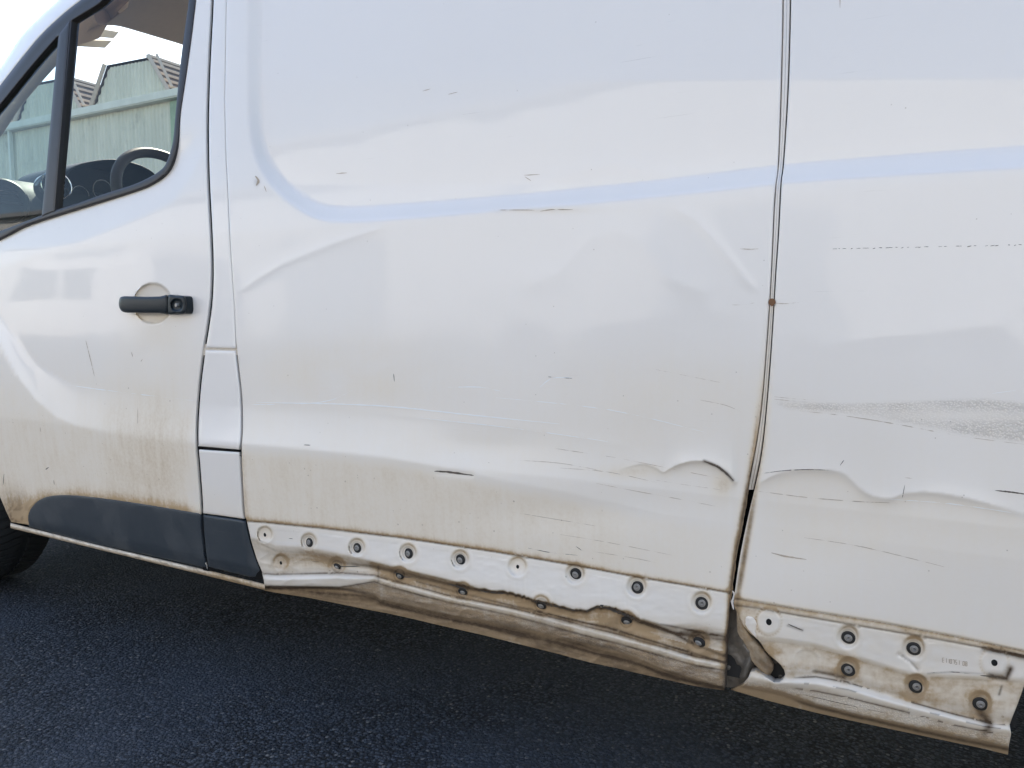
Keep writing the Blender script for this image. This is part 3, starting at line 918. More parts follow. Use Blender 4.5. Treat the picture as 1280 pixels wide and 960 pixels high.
# ================================================================== SETTING: ground
def build_ground():
    xs = np.unique(np.concatenate([[-900, -300, -120, -60, -30, -15, -8, -5], np.arange(-3.4, 1.2, .02), [2, 4, 8, 15, 30, 60, 120, 300, 900]]))
    ys = np.unique(np.concatenate([[-900, -300, -120, -60, -30, -15, -8, -4, -2], np.arange(-1.2, 2.4, .02), [4, 8, 15, 30, 60, 120, 300, 900]]))
    Xg, Yg = np.meshgrid(xs, ys)
    near = np.exp(-((Xg + 1) / 3) ** 2 - ((Yg - .3) / 2.2) ** 2)
    Z = near * (.010 * (fbm(Xg * 1.3, Yg * 1.3, 2, 3) - .45) + .0045 * (fbm(Xg * 14, Yg * 14, 6, 3) - .45))
    n = len(xs)
    rows = [[(xs[i], ys[j], Z[j, i]) for i in range(n)] for j in range(len(ys))]
    o = loft('asphalt_ground', rows, asphalt_material())
    o['kind'] = 'structure'


build_ground()

# ================================================================== THE VAN
van = thing('delivery_van', 'dented white panel van on dark asphalt, muddy sill, lower trim torn off its clips', 'van')

BGAP = spline([(268, -240), (266, -100), (264, 0), (261, 60), (259, 110), (258, 160), (259, 220), (262, 280), (264, 330), (263, 370), (259, 405), (254, 437), (249, 475),
               (246.5, 505), (245, 530), (245, 556), (247, 580), (250, 620), (251, 642), (252.5, 662), (255.5, 690), (259, 712)], n=3)
CANT = spline([(-260, 470), (-190, 360), (-110, 232), (-50, 148), (0, 84), (25, 46), (50, 20), (72, 0), (105, -28), (150, -58), (200, -84), (262, -110)], n=3)
CLAD_TOP = spline([(34.5, 657), (34.5, 645), (39, 634), (48, 625), (60, 620), (80, 618), (110, 620), (170, 628), (249, 641), (310, 651)], n=3)
CLAD_TOP = sorted(CLAD_TOP, key=lambda q: q[0])
FRAME_OUT = spline([(-205, 400), (-100, 349), (0, 299.5), (37, 281), (112, 257), (160, 242), (187, 232), (206, 219), (216, 202), (223, 176), (226, 140), (232, 100), (239, 50), (245, 0), (249, -40)], n=4) \
    + spline([(246, -62), (200, -60), (150, -33), (100, 1), (75, 21), (50, 45), (25, 75), (0, 107), (-50, 172), (-110, 258), (-205, 398)], n=4)
PANE = spline([(68, 263), (100, 253), (131, 242), (160, 233), (180, 225), (199, 214), (208, 203), (216, 177), (219.5, 140), (226, 75), (231, 37), (236, 0), (239, -30)], n=4) \
    + spline([(236, -44), (200, -42), (152, -20), (125, 4), (106, 16), (90, 26)], n=4)
QPANE = [(52.5, 269), (0, 289), (-90, 334), (-175, 376)] + spline([(-172, 362), (-110, 275), (-50, 192), (0, 132), (25, 101), (50, 71), (73, 45)], n=3)



def vtop(u):
    """photo height of the roof edge (z = 1.80) above reading u"""
    vv_ = np.linspace(-900, 300, 1201); z_ = plane_z(np.full(1201, float(u)), vv_)
    return float(np.interp(1.80, z_[::-1], vv_[::-1]))


def capped(c):
    """a seam line that runs from the roof edge down"""
    t = vtop(c[0][0])
    return [(c[0][0], t)] + [q for q in c if q[1] > t + 1]


# driver's door
door_out = [q for q in BGAP if q[1] > -104] + [(258.5, 706), (190, 691), (120, 675.5), (60, 661.5), (36, 656), (14, 652.5), (9, 642), (0, 621), (-14, 588), (-34, 552), (-62, 520), (-100, 490), (-150, 460), (-215, 440)]
door_out = door_out + [(-230, 425)] + [q for q in CANT if -210 < q[0] < 262]
door = panel('front_door', door_out, rel_door, van, PAINT, step=4, dens=((150, 340, 232, 420, 1.6), (-10, 470, 252, 570, 2.6), (0, 600, 262, 700, 2.4)), holes=(FRAME_OUT,), rnd=(2.4, 2.6), flange=22, wearkind='door')


def rel_frame(u, v):
    d = polydist(u, v, FRAME_OUT, True)
    h = rel_upper(u, v)
    c = polydist(u, v, CANT)
    return h - 34 * (1 - np.sqrt(np.clip(1 - np.clip(1 - c / 26, 0, 1) ** 2, 0, 1))) + .6 + 1.2 * np.sin(np.clip(d / 9, 0, 1) * pi)


panel('window_frame', [(q[0], q[1]) for q in FRAME_OUT], rel_frame, door, M['gasket'], step=3, holes=(PANE, QPANE), rnd=(2, 2.5), flange=20, lift=0.0)
panel('divider_bar', [(74, 42), (88, 24), (69, 264), (52, 271)], rel_frame, door, M['gasket'], step=3, rnd=(4, 4), flange=18, lift=2.5)


def rel_glass(u, v): return body_profile(plane_z(u, v)) - 9


panel('window_pane', PANE, rel_glass, door, M['pane'], step=12, rnd=(0, 0), flange=0, edge_step=12)
panel('quarter_pane', QPANE, rel_glass, door, M['qpane'], step=12, rnd=(0, 0), flange=0, edge_step=12)

# lower cladding on the door, and its continuation on the pillar
clad_poly = [q for q in CLAD_TOP if q[0] <= 250] + [(251.5, 645), (252, 662), (255, 690), (258.5, 710), (190, 695), (120, 679.5), (60, 664.5), (36, 658.5)]


def rel_clad(u, v):
    return rel_upper(u, v) + 1.5 - 5 * sstep((v - ip(u, [(30, 648), (260, 697)])) / 12)


panel('lower_cladding', clad_poly, rel_clad, door, M['cladding'], step=5, rnd=(4, 4), flange=10)

# door handle: bar, lock boss and lock barrel
def slab(name, poly, rel, h0, h1, bev, parent, mat, step=2.0, shape=None):
    f = lambda u, v: rel(u, v) + h1 + (shape(u, v) if shape else 0)
    return panel(name, poly, f, parent, mat, step=step, rnd=(bev, min(h1 - h0, bev * 1.6)), flange=max(2, h1 - h0), edge_step=1.2, rings=(.5, 1.2, 2.2, 3.4))


def rel_hb(u, v): return body_profile(plane_z(u, v))


bar = spline([(149.5, 373), (152, 371), (158, 370.2), (180, 371), (200, 370.5), (209.1, 370), (209.1, 391.5), (200, 391.2), (170, 391), (156, 390.5), (150.5, 387), (148.5, 380)], True, n=3)
slab('door_handle', bar, rel_hb, 3, 27, 3.4, door, M['handle'], step=1.4, shape=lambda u, v: -1.6 * ((v - 380) / 11) ** 2 - 3 * ((u - 180) / 34) ** 4)
boss = spline([(209.6, 370), (220, 369.6), (229, 370), (232.6, 373), (233.5, 381), (233.5, 388), (231, 392), (222, 392), (209.6, 391.6)], True, n=3)
slab('lock_boss', boss, rel_hb, 2, 25, 3.4, door, M['handle'], step=1.1, shape=lambda u, v: -5 * sstep((8.4 - np.hypot(u - 221, v - 381.5)) / 2.6) - 3 * sstep((u - 228) / 6))
mb = MB()
lp = side(np.array(222.5), np.array(381.5), .021)
mb.lathe([(.0001, -.006), (.0038, -.006), (.0045, -.005), (.0045, .004)], lp, (0, 1, 0), 20)
mb.build('lock_barrel', M['steel'], door, True)

# pale sill strip under the door
rows = []
for q, hh in ((0, -6), (.25, 1), (.7, 0), (1, -8), (1.02, -34)):
    uu = np.linspace(13, 331, 90)
    vt = ip(uu, [(13, 653.5), (35, 659), (120, 680.5), (259, 712.5), (331, 730)]); vb = ip(uu, [(13, 660), (120, 686), (260, 720), (331, 737.5)])
    vv = vt + (vb - vt) * q
    rows.append(side(uu, vv, (rel_upper(uu, vv) - 5 + hh) / 1000))
nn = 90
uu = np.tile(np.linspace(13, 331, nn), 5); kk = np.repeat([0, 1, 2, 3, 4], nn)
loft('sill_strip', rows, PAINT, van, attrs=dict(film=.8 + .3 * sstep((uu - 200) / 90) + .2 * (kk > 2), grime_shade=.25 * (kk == 0) + .30 * (fbm(uu / 6, kk * 3.1, 8, 3) > .52) * (kk > 0), pebble=np.zeros(len(uu))))

# pillar strip, fuel flap and the panel below it
PL = capped([(q[0] + 3.3, q[1]) for q in BGAP])
PSEAM = spline([(285, -240), (284, -60), (283, 0), (282, 60), (281, 120), (282, 180), (284, 225), (287, 290), (290, 340), (293, 385), (295, 435)], n=3)
PSEAM = capped(PSEAM)


def rel_plain(u, v): return rel_upper(u, v)


pil = [q for q in PL if q[1] < 432] + [(257.5, 434.5), (293, 435.5)] + [(q[0] - .3, q[1]) for q in PSEAM[::-1]]
panel('pillar_panel', pil, rel_plain, van, PAINT, step=4, rnd=(2.5, 1.8), flange=14, wearkind='flap')
FR = spline([(295.5, 438), (298, 460), (301.3, 490), (302.5, 512), (302.5, 540), (301, 563), (302.5, 600), (305, 640), (307, 649)], n=3)
flap = [q for q in PL if 438.5 < q[1] < 557] + [(247.6, 557.5), (299, 562)] + [(q[0] - 1.2, q[1]) for q in FR[::-1] if q[1] < 562] + [(293.5, 438.5), (257, 437.6)]
panel('fuel_flap', flap, rel_plain, van, PAINT, step=3, rnd=(3, 3), flange=14, wearkind='flap')
lowp = [(249, 562)] + [q for q in PL if 563 < q[1] < 640] + [(254, 641.5), (305.2, 648.5)] + [(q[0] - 1.2, q[1]) for q in FR[::-1] if 565 < q[1] < 646] + [(299.5, 565.5)]
panel('pillar_cover', lowp, rel_plain, van, PAINT, step=3, rnd=(3, 3), flange=14, wearkind='flap')
endc = [(254.2, 643.5), (280, 647), (307.5, 651), (310, 664), (314, 680), (320, 698), (327.5, 717), (324, 722), (312, 721), (285, 714.5), (260.5, 708.5), (257.5, 690), (255, 662)]


def rel_end(u, v):
    e = ip(v, [(650, 300), (690, 306), (722, 313)])
    return rel_upper(u, v) + 1.5 - 9 * sstep((u - e) / 14) - 5 * sstep((v - ip(u, [(250, 694), (330, 712)])) / 10)


panel('cladding_end', endc, rel_end, van, M['cladding'], step=3, rnd=(3.5, 4), flange=10)

# long side panel with the crushed lower edge
SR = spline([(979, -240), (978.5, -100), (978, 0), (977, 60), (974.5, 150), (972, 210), (969.5, 228), (967, 260), (964.5, 320), (962, 370), (957, 440), (951, 510), (944, 558), (936, 600), (929.5, 640), (920, 690), (913, 740), (910.5, 770), (908, 800), (905.5, 861)], n=3)
SR = capped(SR)
SL = [(q[0] + .3, q[1]) for q in PSEAM if q[1] < 434] + [(296.6, 437)] + [(q[0] + 1.1, q[1]) for q in FR[1:]]
bot = [(u, np.interp(u, sorted(LOFT_SIDE), [LOFT_SIDE[k][-1][0] for k in sorted(LOFT_SIDE)])) for u in np.linspace(905, 331, 90)]
side_out = [(u, vtop(u)) for u in np.linspace(960, 300, 12)] + SL + [(310.5, 660), (314, 676), (320, 696), (327, 714), (330, 726), (331, 736)] + bot[::-1] + SR[::-1]
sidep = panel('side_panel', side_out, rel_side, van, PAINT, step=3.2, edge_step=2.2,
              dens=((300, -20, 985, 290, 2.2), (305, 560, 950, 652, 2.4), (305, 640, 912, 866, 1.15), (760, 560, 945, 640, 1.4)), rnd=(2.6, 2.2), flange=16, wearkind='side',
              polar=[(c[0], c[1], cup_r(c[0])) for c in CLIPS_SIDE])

# rear panel behind the gap
RL = spline([(990, -240), (989.5, -100), (989, 0), (986.5, 100), (982.5, 170), (979.5, 210), (977, 230), (974, 290), (970.5, 340), (967, 400), (963, 460), (957, 530), (952, 570), (945.5, 602), (936.5, 640), (926, 690), (918.5, 740), (917.5, 756)], n=3)
RL = capped(RL)
TEAR = [(918.5, 760), (922.5, 768), (926.5, 776), (930, 783), (936, 790), (943, 796), (948, 800), (952, 805), (956, 812), (961, 818), (968, 824), (975, 830), (980, 837), (981.5, 843), (979, 849), (974, 853), (967, 853), (960, 848), (952, 842), (945, 838), (938, 840), (935, 848), (928, 856), (913, 862)]
botr = [(u, ip(u, [(913, 862), (960, 876), (1020, 891), (1060, 900), (1140, 917), (1230, 936), (1260, 943.5)])) for u in np.linspace(925, 1260, 60)]
arch = [(1261.5, 930), (1264, 917), (1262, 906), (1266, 895), (1272, 880), (1280, 858)] + [wpt(.545 - .41 * cos(a), .36 + .41 * sin(a)) for a in np.linspace(.15, pi - .1, 30)] + [wpt(.96, .30), wpt(1.4, .32), wpt(1.46, .6), wpt(1.46, 1.80)]
rear_out = RL + TEAR + botr + arch + [px(x_, 0, 1.80) for x_ in (1.2, 1.0, .8, .6, .5, .4, .3, .2, .1, 0, -.1)]
rearp = panel('rear_panel', rear_out, rel_rear, van, PAINT, step=5, edge_step=2.5,
              dens=((905, -150, 1290, 560, 3.0), (960, 170, 1290, 240, 2.0), (905, 560, 1290, 740, 2.2), (905, 740, 1290, 948, 1.25)), rnd=(2.6, 2.2), flange=16, wearkind='rear',
              polar=[(c[0], c[1], cup_r(c[0])) for c in CLIPS_REAR] + [(1008, 826, 14.5)])

# push-in clips and bare fixing holes
def clip_mesh():
    b = MB()
    b.lathe([(.0001, -.0016), (.55, -.0016), (.80, -.0016), (.92, -.0012), (1.0, -.0002), (1.0, .004)], (0, 0, 0), (0, 1, 0), 26, 0)
    b.lathe([(.0001, -.0022), (.09, -.0022), (.10, -.0034), (.30, -.0036), (.32, -.0030), (.40, -.0030), (.40, -.0034), (.50, -.0030), (.54, -.0022), (.56, -.001)], (0, 0, 0), (0, 1, 0), 26, 1)
    return b


def place_clips(clips, rel, par):
    first = None; hole = None
    for ci, (cu, cv, kind) in enumerate(clips):
        cu2, cv2 = (cu + .6, cv + .8) if kind else (cu, cv + .5)
        h = float(rel(np.array([cu2]), np.array([cv2]))[0]) / 1000
        p = side(np.array(cu2), np.array(cv2), h + .0006)
        dep = float((p - CAM) @ FW) / FPX
        R = float(np.interp(cu, [330, 520, 800, 1240], [5.3, 6.3, 7.7, 8.4])) * dep * 1.06
        if kind:
            if first is None:
                b = clip_mesh(); b.v = [(x, y, z) for x, y, z in b.v]
                first = b.build('clip', [M['clipring'], M['steel']], par, True); o = first
            else:
                o = first.copy(); COL.objects.link(o)
            o.parent = par
            o.location = p; o.scale = (R, 1, R)
            R *= random.uniform(.93, 1.06); low = ci > 9 and cu < 900
            o.rotation_euler = (random.uniform(-.2, .2) + (.5 if low else 0), random.uniform(-.2, .2), random.uniform(-.2, .2))
            if low: o.scale = (R * .95, 1, R * .8)
        else:
            b = MB(); rr = (2.0 if cu < 900 else 3.4) * dep
            if hole is None:
                b.lathe([(.0001, 0), (1, 0), (1, .002)], (0, 0, 0), (0, 1, 0), 18); hole = b.build('fixing_hole', M['black'], par); o = hole
            else:
                o = hole.copy(); COL.objects.link(o)
            o.parent = par; o.location = p; o.scale = (rr, 1, rr * 1.25)


place_clips(CLIPS_SIDE, rel_side, sidep)
place_clips(CLIPS_REAR, rel_rear, rearp)

# strip in the gap between the two panels, with its dark torn lower end
def gap_rows(v0, v1, inset, hmm, n=140):
    vv = np.linspace(v0, v1, n)
    a = ip(vv, [(q[1], q[0]) for q in SR]) + inset[0]; b = ip(vv, [(q[1], q[0]) for q in RL]) - inset[1]
    rows = []
    for t, dh in ((0, -8), (.12, 0), (.45, .5), (.52, -1.0), (.6, .5), (.88, 0), (1, -8)):
        q = a + (b - a) * t; rows.append(side(q, vv, (rel_upper(q, vv) + hmm + dh) / 1000))
    return rows, vv


rows, vv = gap_rows(SR[0][1], 612, (1.0, 1.0), -1.5)
fm = np.tile(.15 + .5 * sstep((vv - 250) / 250), 7); gm = np.concatenate([[g] * len(vv) for g in (.7, .12, .05, .5, .05, .12, .7)]) * np.tile(.6 + .4 * sstep((vv - 200) / 300), 7)
loft('gap_strip', rows, PAINT, van, attrs=dict(film=fm, grime_shade=gm + np.tile(.35 * sstep((vv - 560) / 45), 7), pebble=fm * 0))
rows, vv = gap_rows(600, 752, (-8, -8), -26)
loft('gap_seal', rows, M['rubber'], van)
rows = []
vv = np.linspace(596, 752, 90)
a = ip(vv, [(q[1], q[0]) for q in SR]) - 1; wd = 3.4 + 2.6 * (fbm(vv / 9, vv * 0, 71, 3) - .45)
for t, dh in ((0, -10), (.3, -7), (.8, -6), (1, -16)):
    q = a + wd * t; rows.append(side(q, vv, (rel_upper(q, vv) + dh) / 1000))
loft('gap_edge', rows, PAINT, van, attrs=dict(film=np.full(360, 1.1), grime_shade=np.full(360, .35), pebble=np.zeros(360)))
# flake of paint bridging the gap, rust spot
stroke('rust_spot', [(960.5, 376.5), (965, 377.5), (969.5, 377)], 11, rel_upper, sidep, M['rust'], lift=2.5, taper=True)
stroke('paint_flake', [(926, 628), (923, 645), (922, 668)], 3, lambda u, v: rel_upper(u, v) - 8, van, PAINT, lift=.5)
stroke('paint_flake', [(915, 738), (918, 744), (915, 752), (917, 762)], 4.5, lambda u, v: rel_upper(u, v) - 7, van, PAINT, lift=.5)

# crumpled metal inside the tear
def tear_sheet(name, poly, rel, mat, step=1.6, wk=None):
    return panel(name, poly, rel, van, mat, step=step, edge_step=2, rnd=(2, 2), flange=5, rings=(.8, 1.8), wearkind=wk)


tear_sheet('torn_bracket', [(902, 738), (926, 740), (930, 770), (945, 795), (988, 838), (986, 856), (955, 868), (915, 860), (902, 858)],
           lambda u, v: rel_upper(u, v) - 34 + 16 * (fbm(u / 13, v / 11, 51, 3) - .4) + 14 * np.exp(-(polydist(u, v, [(928, 800), (938, 822), (930, 845)]) / 5) ** 2), M['dirtsteel'])


def tongue_rel(u, v):
    c = polydist(u, v, [(924, 765), (933, 795), (952, 822), (968, 838)])
    return rel_upper(u, v) - 17 + 7 * np.exp(-(c / 6) ** 2) - 6 * sstep((u - 955) / 18) + 4 * (fbm(u / 8, v / 8, 61, 3) - .4)


tg = tear_sheet('torn_tongue', spline([(921, 762), (926, 774), (931, 784), (940, 797), (950, 808), (960, 820), (967, 832), (963, 843), (955, 842), (947, 834), (940, 826), (935, 812), (928, 800), (922, 790)], True, n=2), tongue_rel, PAINT, wk='flap')
nv = len(tg.data.vertices)
co = np.zeros(nv * 3, np.float32); tg.data.vertices.foreach_get('co', co); co = co.reshape(-1, 3)
for k, val in (('film', 1.05 + 0 * co[:, 0]), ('grime_shade', .12 + .75 * fbm(co[:, 0] * 90, co[:, 2] * 90, 5, 3) * sstep((co[:, 0] + .245) / .06) + .25)):
    tg.data.attributes[k].data.foreach_set('value', np.clip(val, 0, 1.2).astype(np.float32))

# white shard of the torn lip standing proud of the tear
tear_sheet('torn_shard', spline([(924, 768), (932, 770), (941, 772), (946, 780), (944, 789), (946, 797), (940, 792), (933, 784), (927, 777)], True, n=2),
           lambda u, v: rel_upper(u, v) + 1 - 9 * sstep((938 - u) / 14) + 3 * (fbm(u / 5, v / 5, 66, 3) - .4), PAINT, wk='flap', step=1.2)

# tiny stamped number on the rear panel
DIG = {'0': ('abcdef'), '1': ('bc'), '5': ('afgcd'), '8': ('abcdefg'), 'E': ('afged'), '7': ('abc'), '6': ('afgedc')}
SEG = dict(a=((0, 0), (1, 0)), b=((1, 0), (1, .5)), c=((1, .5), (1, 1)), d=((0, 1), (1, 1)), e=((0, .5), (0, 1)), f=((0, 0), (0, .5)), g=((0, .5), (1, .5)))
tb = MB()
for k, ch in enumerate('E110751508'):
    if k == 7: continue
    u0, v0 = 1178 + k * 3.2, 822.5 + k * .52
    for s in DIG[ch]:
        (a, b), (c, d) = SEG[s]
        q0 = (u0 + a * 2.0, v0 + b * 5.2); q1 = (u0 + c * 2.0, v0 + d * 5.2)
        pp = np.array([q0, q1]); h = rel_rear(pp[:, 0].copy(), pp[:, 1].copy()) / 1000 + .0002
        X = side(pp[:, 0], pp[:, 1], h); tb.tube([X[0], X[1]], .00042, 6)
tb.build('stamped_number', M['rustmark'], rearp)

# individual scratches, and dark strips painted as shade under torn and folded edges
SCR = [
    ('side', [(543, 589), (560, 590), (576, 592), (592, 594.5)], 3.4, 'darkmark'), ('side', [(880, 577), (896, 583), (908, 592), (917, 601)], 3.8, 'darkmark'),  # second stroke: overhang shadow at the fold, painted as a dark strip
    ('side', [(685, 471), (700, 472), (715, 473)], 1.6, 'darkmark'), ('side', [(617, 262.5), (655, 262.5), (668, 263)], 1.6, 'rustmark'), ('side', [(675, 264), (690, 262), (716, 262)], 1.8, 'rustmark'),
    ('side', [(925, 311), (938, 311.5), (948, 311)], 1.1, 'rustmark'), ('side', [(915, 381), (930, 381), (943, 378.5)], 1.1, 'rustmark'),
    ('side', [(655, 219), (675, 218)], 1.3, 'rustmark'), ('side', [(656, 221), (664, 226)], 1.1, 'rustmark'),
    ('side', [(528, 114), (538, 111)], 1.1, 'rustmark'), ('side', [(560, 118), (572, 115)], 1.0, 'rustmark'), 
    ('side', [(420, 217), (434, 216)], 1.3, 'rustmark'), ('side', [(492, 467), (493, 477)], 1.2, 'darkmark'),
    ('side', [(319, 220), (323, 226), (320, 232)], 4.0, 'rustmark'), ('side', [(330, 232), (333, 240)], 1.2, 'rustmark'),
    ('side', [(380, 556), (388, 556.5)], 2.0, 'darkmark'), ('side', [(560, 484), (600, 484), (625, 489)], 1.8, 'palemark'), ('side', [(675, 484), (690, 473), (715, 472)], 1.6, 'palemark'),
    ('side', [(302, 506), (400, 503), (440, 488)], 1.6, 'palemark'), ('side', [(320, 503), (470, 507), (600, 520), (700, 530)], 2.2, 'palemark'), ('side', [(520, 522), (640, 535), (760, 552)], 1.6, 'palemark'),
    ('side', [(620, 497), (760, 512), (880, 540)], 1.4, 'palemark'), ('side', [(820, 462), (860, 470), (900, 478)], .9, 'rustmark'), ('side', [(875, 500), (905, 506), (925, 514)], .9, 'rustmark'), ('side', [(780, 574), (850, 588), (900, 598)], .9, 'rustmark'),
    ('side', [(700, 585), (760, 590), (820, 603)], .9, 'rustmark'), ('side', [(690, 560), (730, 566), (770, 572)], .9, 'rustmark'), ('side', [(820, 600), (850, 605), (900, 612)], 1.0, 'rustmark'),
    ('side', [(390, 702), (399, 702.5)], 1.0, 'darkmark'), ('side', [(361, 673), (366, 673.5)], 1.0, 'darkmark'), ('side', [(660, 685), (690, 691), (722, 694)], 1.2, 'darkmark'), ('side', [(720, 683), (727, 688)], 1.0, 'darkmark'),
    ('side', [(700, 668), (760, 678), (840, 694)], .8, 'rustmark'), ('side', [(640, 640), (700, 650), (760, 660)], .8, 'rustmark'), ('side', [(745, 690), (800, 699), (830, 706)], .9, 'rustmark'),
    ('side', [(745, 604), (790, 613), (850, 624), (900, 634)], .9, 'rustmark'), ('side', [(640, 575), (700, 579), (760, 590)], .8, 'rustmark'),
    ('rear', [(964, 691), (980, 695), (1008, 699.5)], 2.6, 'rustmark'), ('rear', [(1244, 613), (1262, 615), (1284, 618)], 2.6, 'darkmark'),
    ('rear', [(968, 379), (985, 379.5), (1003, 377)], 1.2, 'rustmark'), ('rear', [(968, 499), (1000, 502), (1020, 503)], 1.1, 'rustmark'), ('rear', [(1005, 672), (1080, 684), (1190, 711)], 1.1, 'rustmark'),
    ('rear', [(948, 614), (1010, 622), (1075, 627), (1130, 629)], 1.4, 'rustmark'), ('rear', [(1110, 624), (1190, 630), (1285, 644)], 1.5, 'palemark'), ('rear', [(952, 592), (966, 590), (984, 588), (1010, 587), (1040, 588)], 1.5, 'darkmark'),
    ('rear', [(1050, 582), (1055, 575)], 1.2, 'darkmark'), ('rear', [(1128, 622), (1131, 606)], 1.2, 'darkmark'), ('rear', [(1131, 597), (1140, 598)], .9, 'rustmark'),
    ('rear', [(968, 496), (1000, 499), (1018, 500)], .8, 'rustmark'), ('rear', [(985, 512), (1050, 519), (1120, 530), (1200, 545), (1285, 556)], 1.2, 'rustmark'), ('rear', [(1240, 492), (1270, 488)], .9, 'palemark'),
    ('rear', [(1225, 844), (1242, 846), (1255, 847)], 2.4, 'darkmark'), ('rear', [(1162, 841), (1190, 840), (1212, 842)], 1.3, 'darkmark'),
    ('rear', [(985, 780), (996, 785), (1004, 788)], 2.2, 'darkmark'), ('rear', [(1050, -10), (1050, 10)], 1.0, 'rustmark'), ('rear', [(1003, 868), (1050, 879), (1110, 892)], 1.0, 'darkmark'),
    ('door', [(107, 425), (112, 445), (118, 470)], 1.1, 'rustmark'), ('door', [(5, 592), (4, 606)], 1.1, 'darkmark'), ('door', [(57, 587), (61, 584)], 2.0, 'darkmark'), ('door', [(67, 600), (68, 606)], 1.4, 'rustmark'),
    ('door', [(172, 495), (172, 530)], .9, 'rustmark'), ('door', [(60, 478), (150, 490), (244, 501)], 1.6, 'palemark'), ('door', [(164, 440), (166, 446)], 1.2, 'rustmark'), ('door', [(50, 534), (51, 540)], 1.2, 'rustmark'), ('door', [(176, 452), (178, 449)], 1.0, 'rustmark'),
]
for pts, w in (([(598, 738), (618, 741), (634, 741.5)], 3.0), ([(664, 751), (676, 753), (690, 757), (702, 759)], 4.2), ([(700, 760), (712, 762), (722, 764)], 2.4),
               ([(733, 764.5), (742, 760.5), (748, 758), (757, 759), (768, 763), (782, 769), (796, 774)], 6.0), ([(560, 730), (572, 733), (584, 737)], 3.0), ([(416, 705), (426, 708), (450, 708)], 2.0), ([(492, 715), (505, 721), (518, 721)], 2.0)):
    SCR.append(('side', pts, w, 'tornshade'))  # dark of the gap below the torn lip, painted as strips of shade
# dotted scrape on the rear panel
for k in range(34):
    u = 1040 + k * 7.3 + random.uniform(-2, 2); L = random.uniform(2, 6)
    if random.random() < .85: SCR.append(('rear', [(u, 311.5 - (u - 1040) * .022 + random.uniform(-.8, .8)), (u + L, 311 - (u - 1040) * .022)], random.uniform(.7, 1.3), 'darkmark'))
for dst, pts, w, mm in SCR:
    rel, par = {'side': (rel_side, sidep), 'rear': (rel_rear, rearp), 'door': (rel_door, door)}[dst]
    stroke('scratch_shade_mark', pts, w, rel, par, M[mm])

# rubber behind the door gap, dark cavity behind all gaps
vv = np.linspace(-100, 714, 120); uu = ip(vv, [(q[1], q[0]) for q in BGAP])
loft('door_seal', [side(uu + d, vv, (rel_upper(uu, vv) - 6) / 1000) for d in (-5, 1.7, 8)], M['rubber'], van)
vv = np.linspace(430, 724, 60); uu = ip(vv, [(430, 294), (438, 295), (460, 298), (512, 302.5), (563, 301), (649, 308), (680, 314), (724, 329)])
loft('panel_seal', [side(uu + d, vv, (rel_upper(uu, vv) - 9) / 1000) for d in (-10, 0, 10)], M['rubber'], van)
loft('flap_seal', [side(np.linspace(243, 306, 20), ip(np.linspace(243, 306, 20), [(243, 559), (306, 564)]) + d, (rel_upper(np.linspace(243, 306, 20), np.full(20, 560.)) - 8) / 1000) for d in (-7, 0, 7)], M['rubber'], van)
loft('flap_bed', [side(np.linspace(250, 300, 20), np.full(20, 437.) + d, (rel_upper(np.linspace(250, 300, 20), np.full(20, 437.)) - 4) / 1000) for d in (-7, 0, 7)], PAINT, van, attrs=dict(film=np.full(60, .6), grime_shade=np.full(60, .3), pebble=np.zeros(60)))
mb = MB()
zs = [.30, .6, 1.06, 1.45, 1.8]
ys_ = [.075, .05, .05, .09, .20]
loft('body_liner', [[(x, y, z) for x in (-1.40, -1.0, -.4, .1)] for z, y in zip(zs, ys_)], M['liner'], van)

# ------------------------------------------------------------------ rest of the body, seen only in part or from the side
W = 1.95
roof_rows = []
for x, zt, ye in ((-2.06, 1.755, .17), (-1.9, 1.82, .16), (-1.5, 1.90, .15), (-.5, 1.95, .145), (.6, 1.95, .145), (1.46, 1.92, .15)):
    roof_rows.append([(x, ye + (W - 2 * ye) * t, 1.795 - (1.80 - min(1.80, zt - .02)) + (zt - min(1.80, zt - .02)) * (1 - abs(2 * t - 1) ** 3.2)) for t in np.linspace(0, 1, 25)])
zero = lambda n: dict(film=np.full(n, .05), grime_shade=np.zeros(n), pebble=np.zeros(n))
loft('roof', roof_rows, PAINT, van, attrs=zero(6 * 25))
prof = [(1.80, .135), (1.6, .07), (1.3, .018), (1.06, 0), (.6, 0), (.3, .03)]
loft('far_side_panel', [[(x, W - y, z) for x in (-1.42, -.5, .15)] for z, y in prof], PAINT, van, attrs=zero(18))
b = MB()
# far rear quarter round its wheel, rear doors
loft('far_rear_panel', [[(x, W - y, z) for x in (.15, .9, 1.46)] for z, y in [(1.80, .135), (1.6, .07), (1.3, .018), (1.06, 0), (.78, 0)]], PAINT, van, attrs=zero(15))
loft('rear_doors', [[(1.462, y, z) for y in np.linspace(.135 * (z / 1.8) ** 4 + .0, W - .135 * (z / 1.8) ** 4, 8)] for z in (1.92, 1.8, 1.3, .9, .45)], PAINT, van, attrs=zero(40))
# far door: pillars below and around its open view
fd = MB()
for a, c in (((-2.75, .30), (-1.43, 1.12)), ((-1.56, 1.12), (-1.43, 1.80))):
    fd.box((a[0], W - .06, a[1]), (c[0], W - .005, c[1]), .01)
fd.tube([(-2.75, W - .06, 1.12), (-2.35, W - .1, 1.45), (-2.06, W - .16, 1.72), (-1.5, W - .14, 1.80)], .035, 8)
o = fd.build('far_door', PAINT, van, True)
n = len(o.data.vertices)
for k in ('film', 'grime_shade', 'pebble'):
    o.data.attributes.new(k, 'FLOAT', 'POINT')
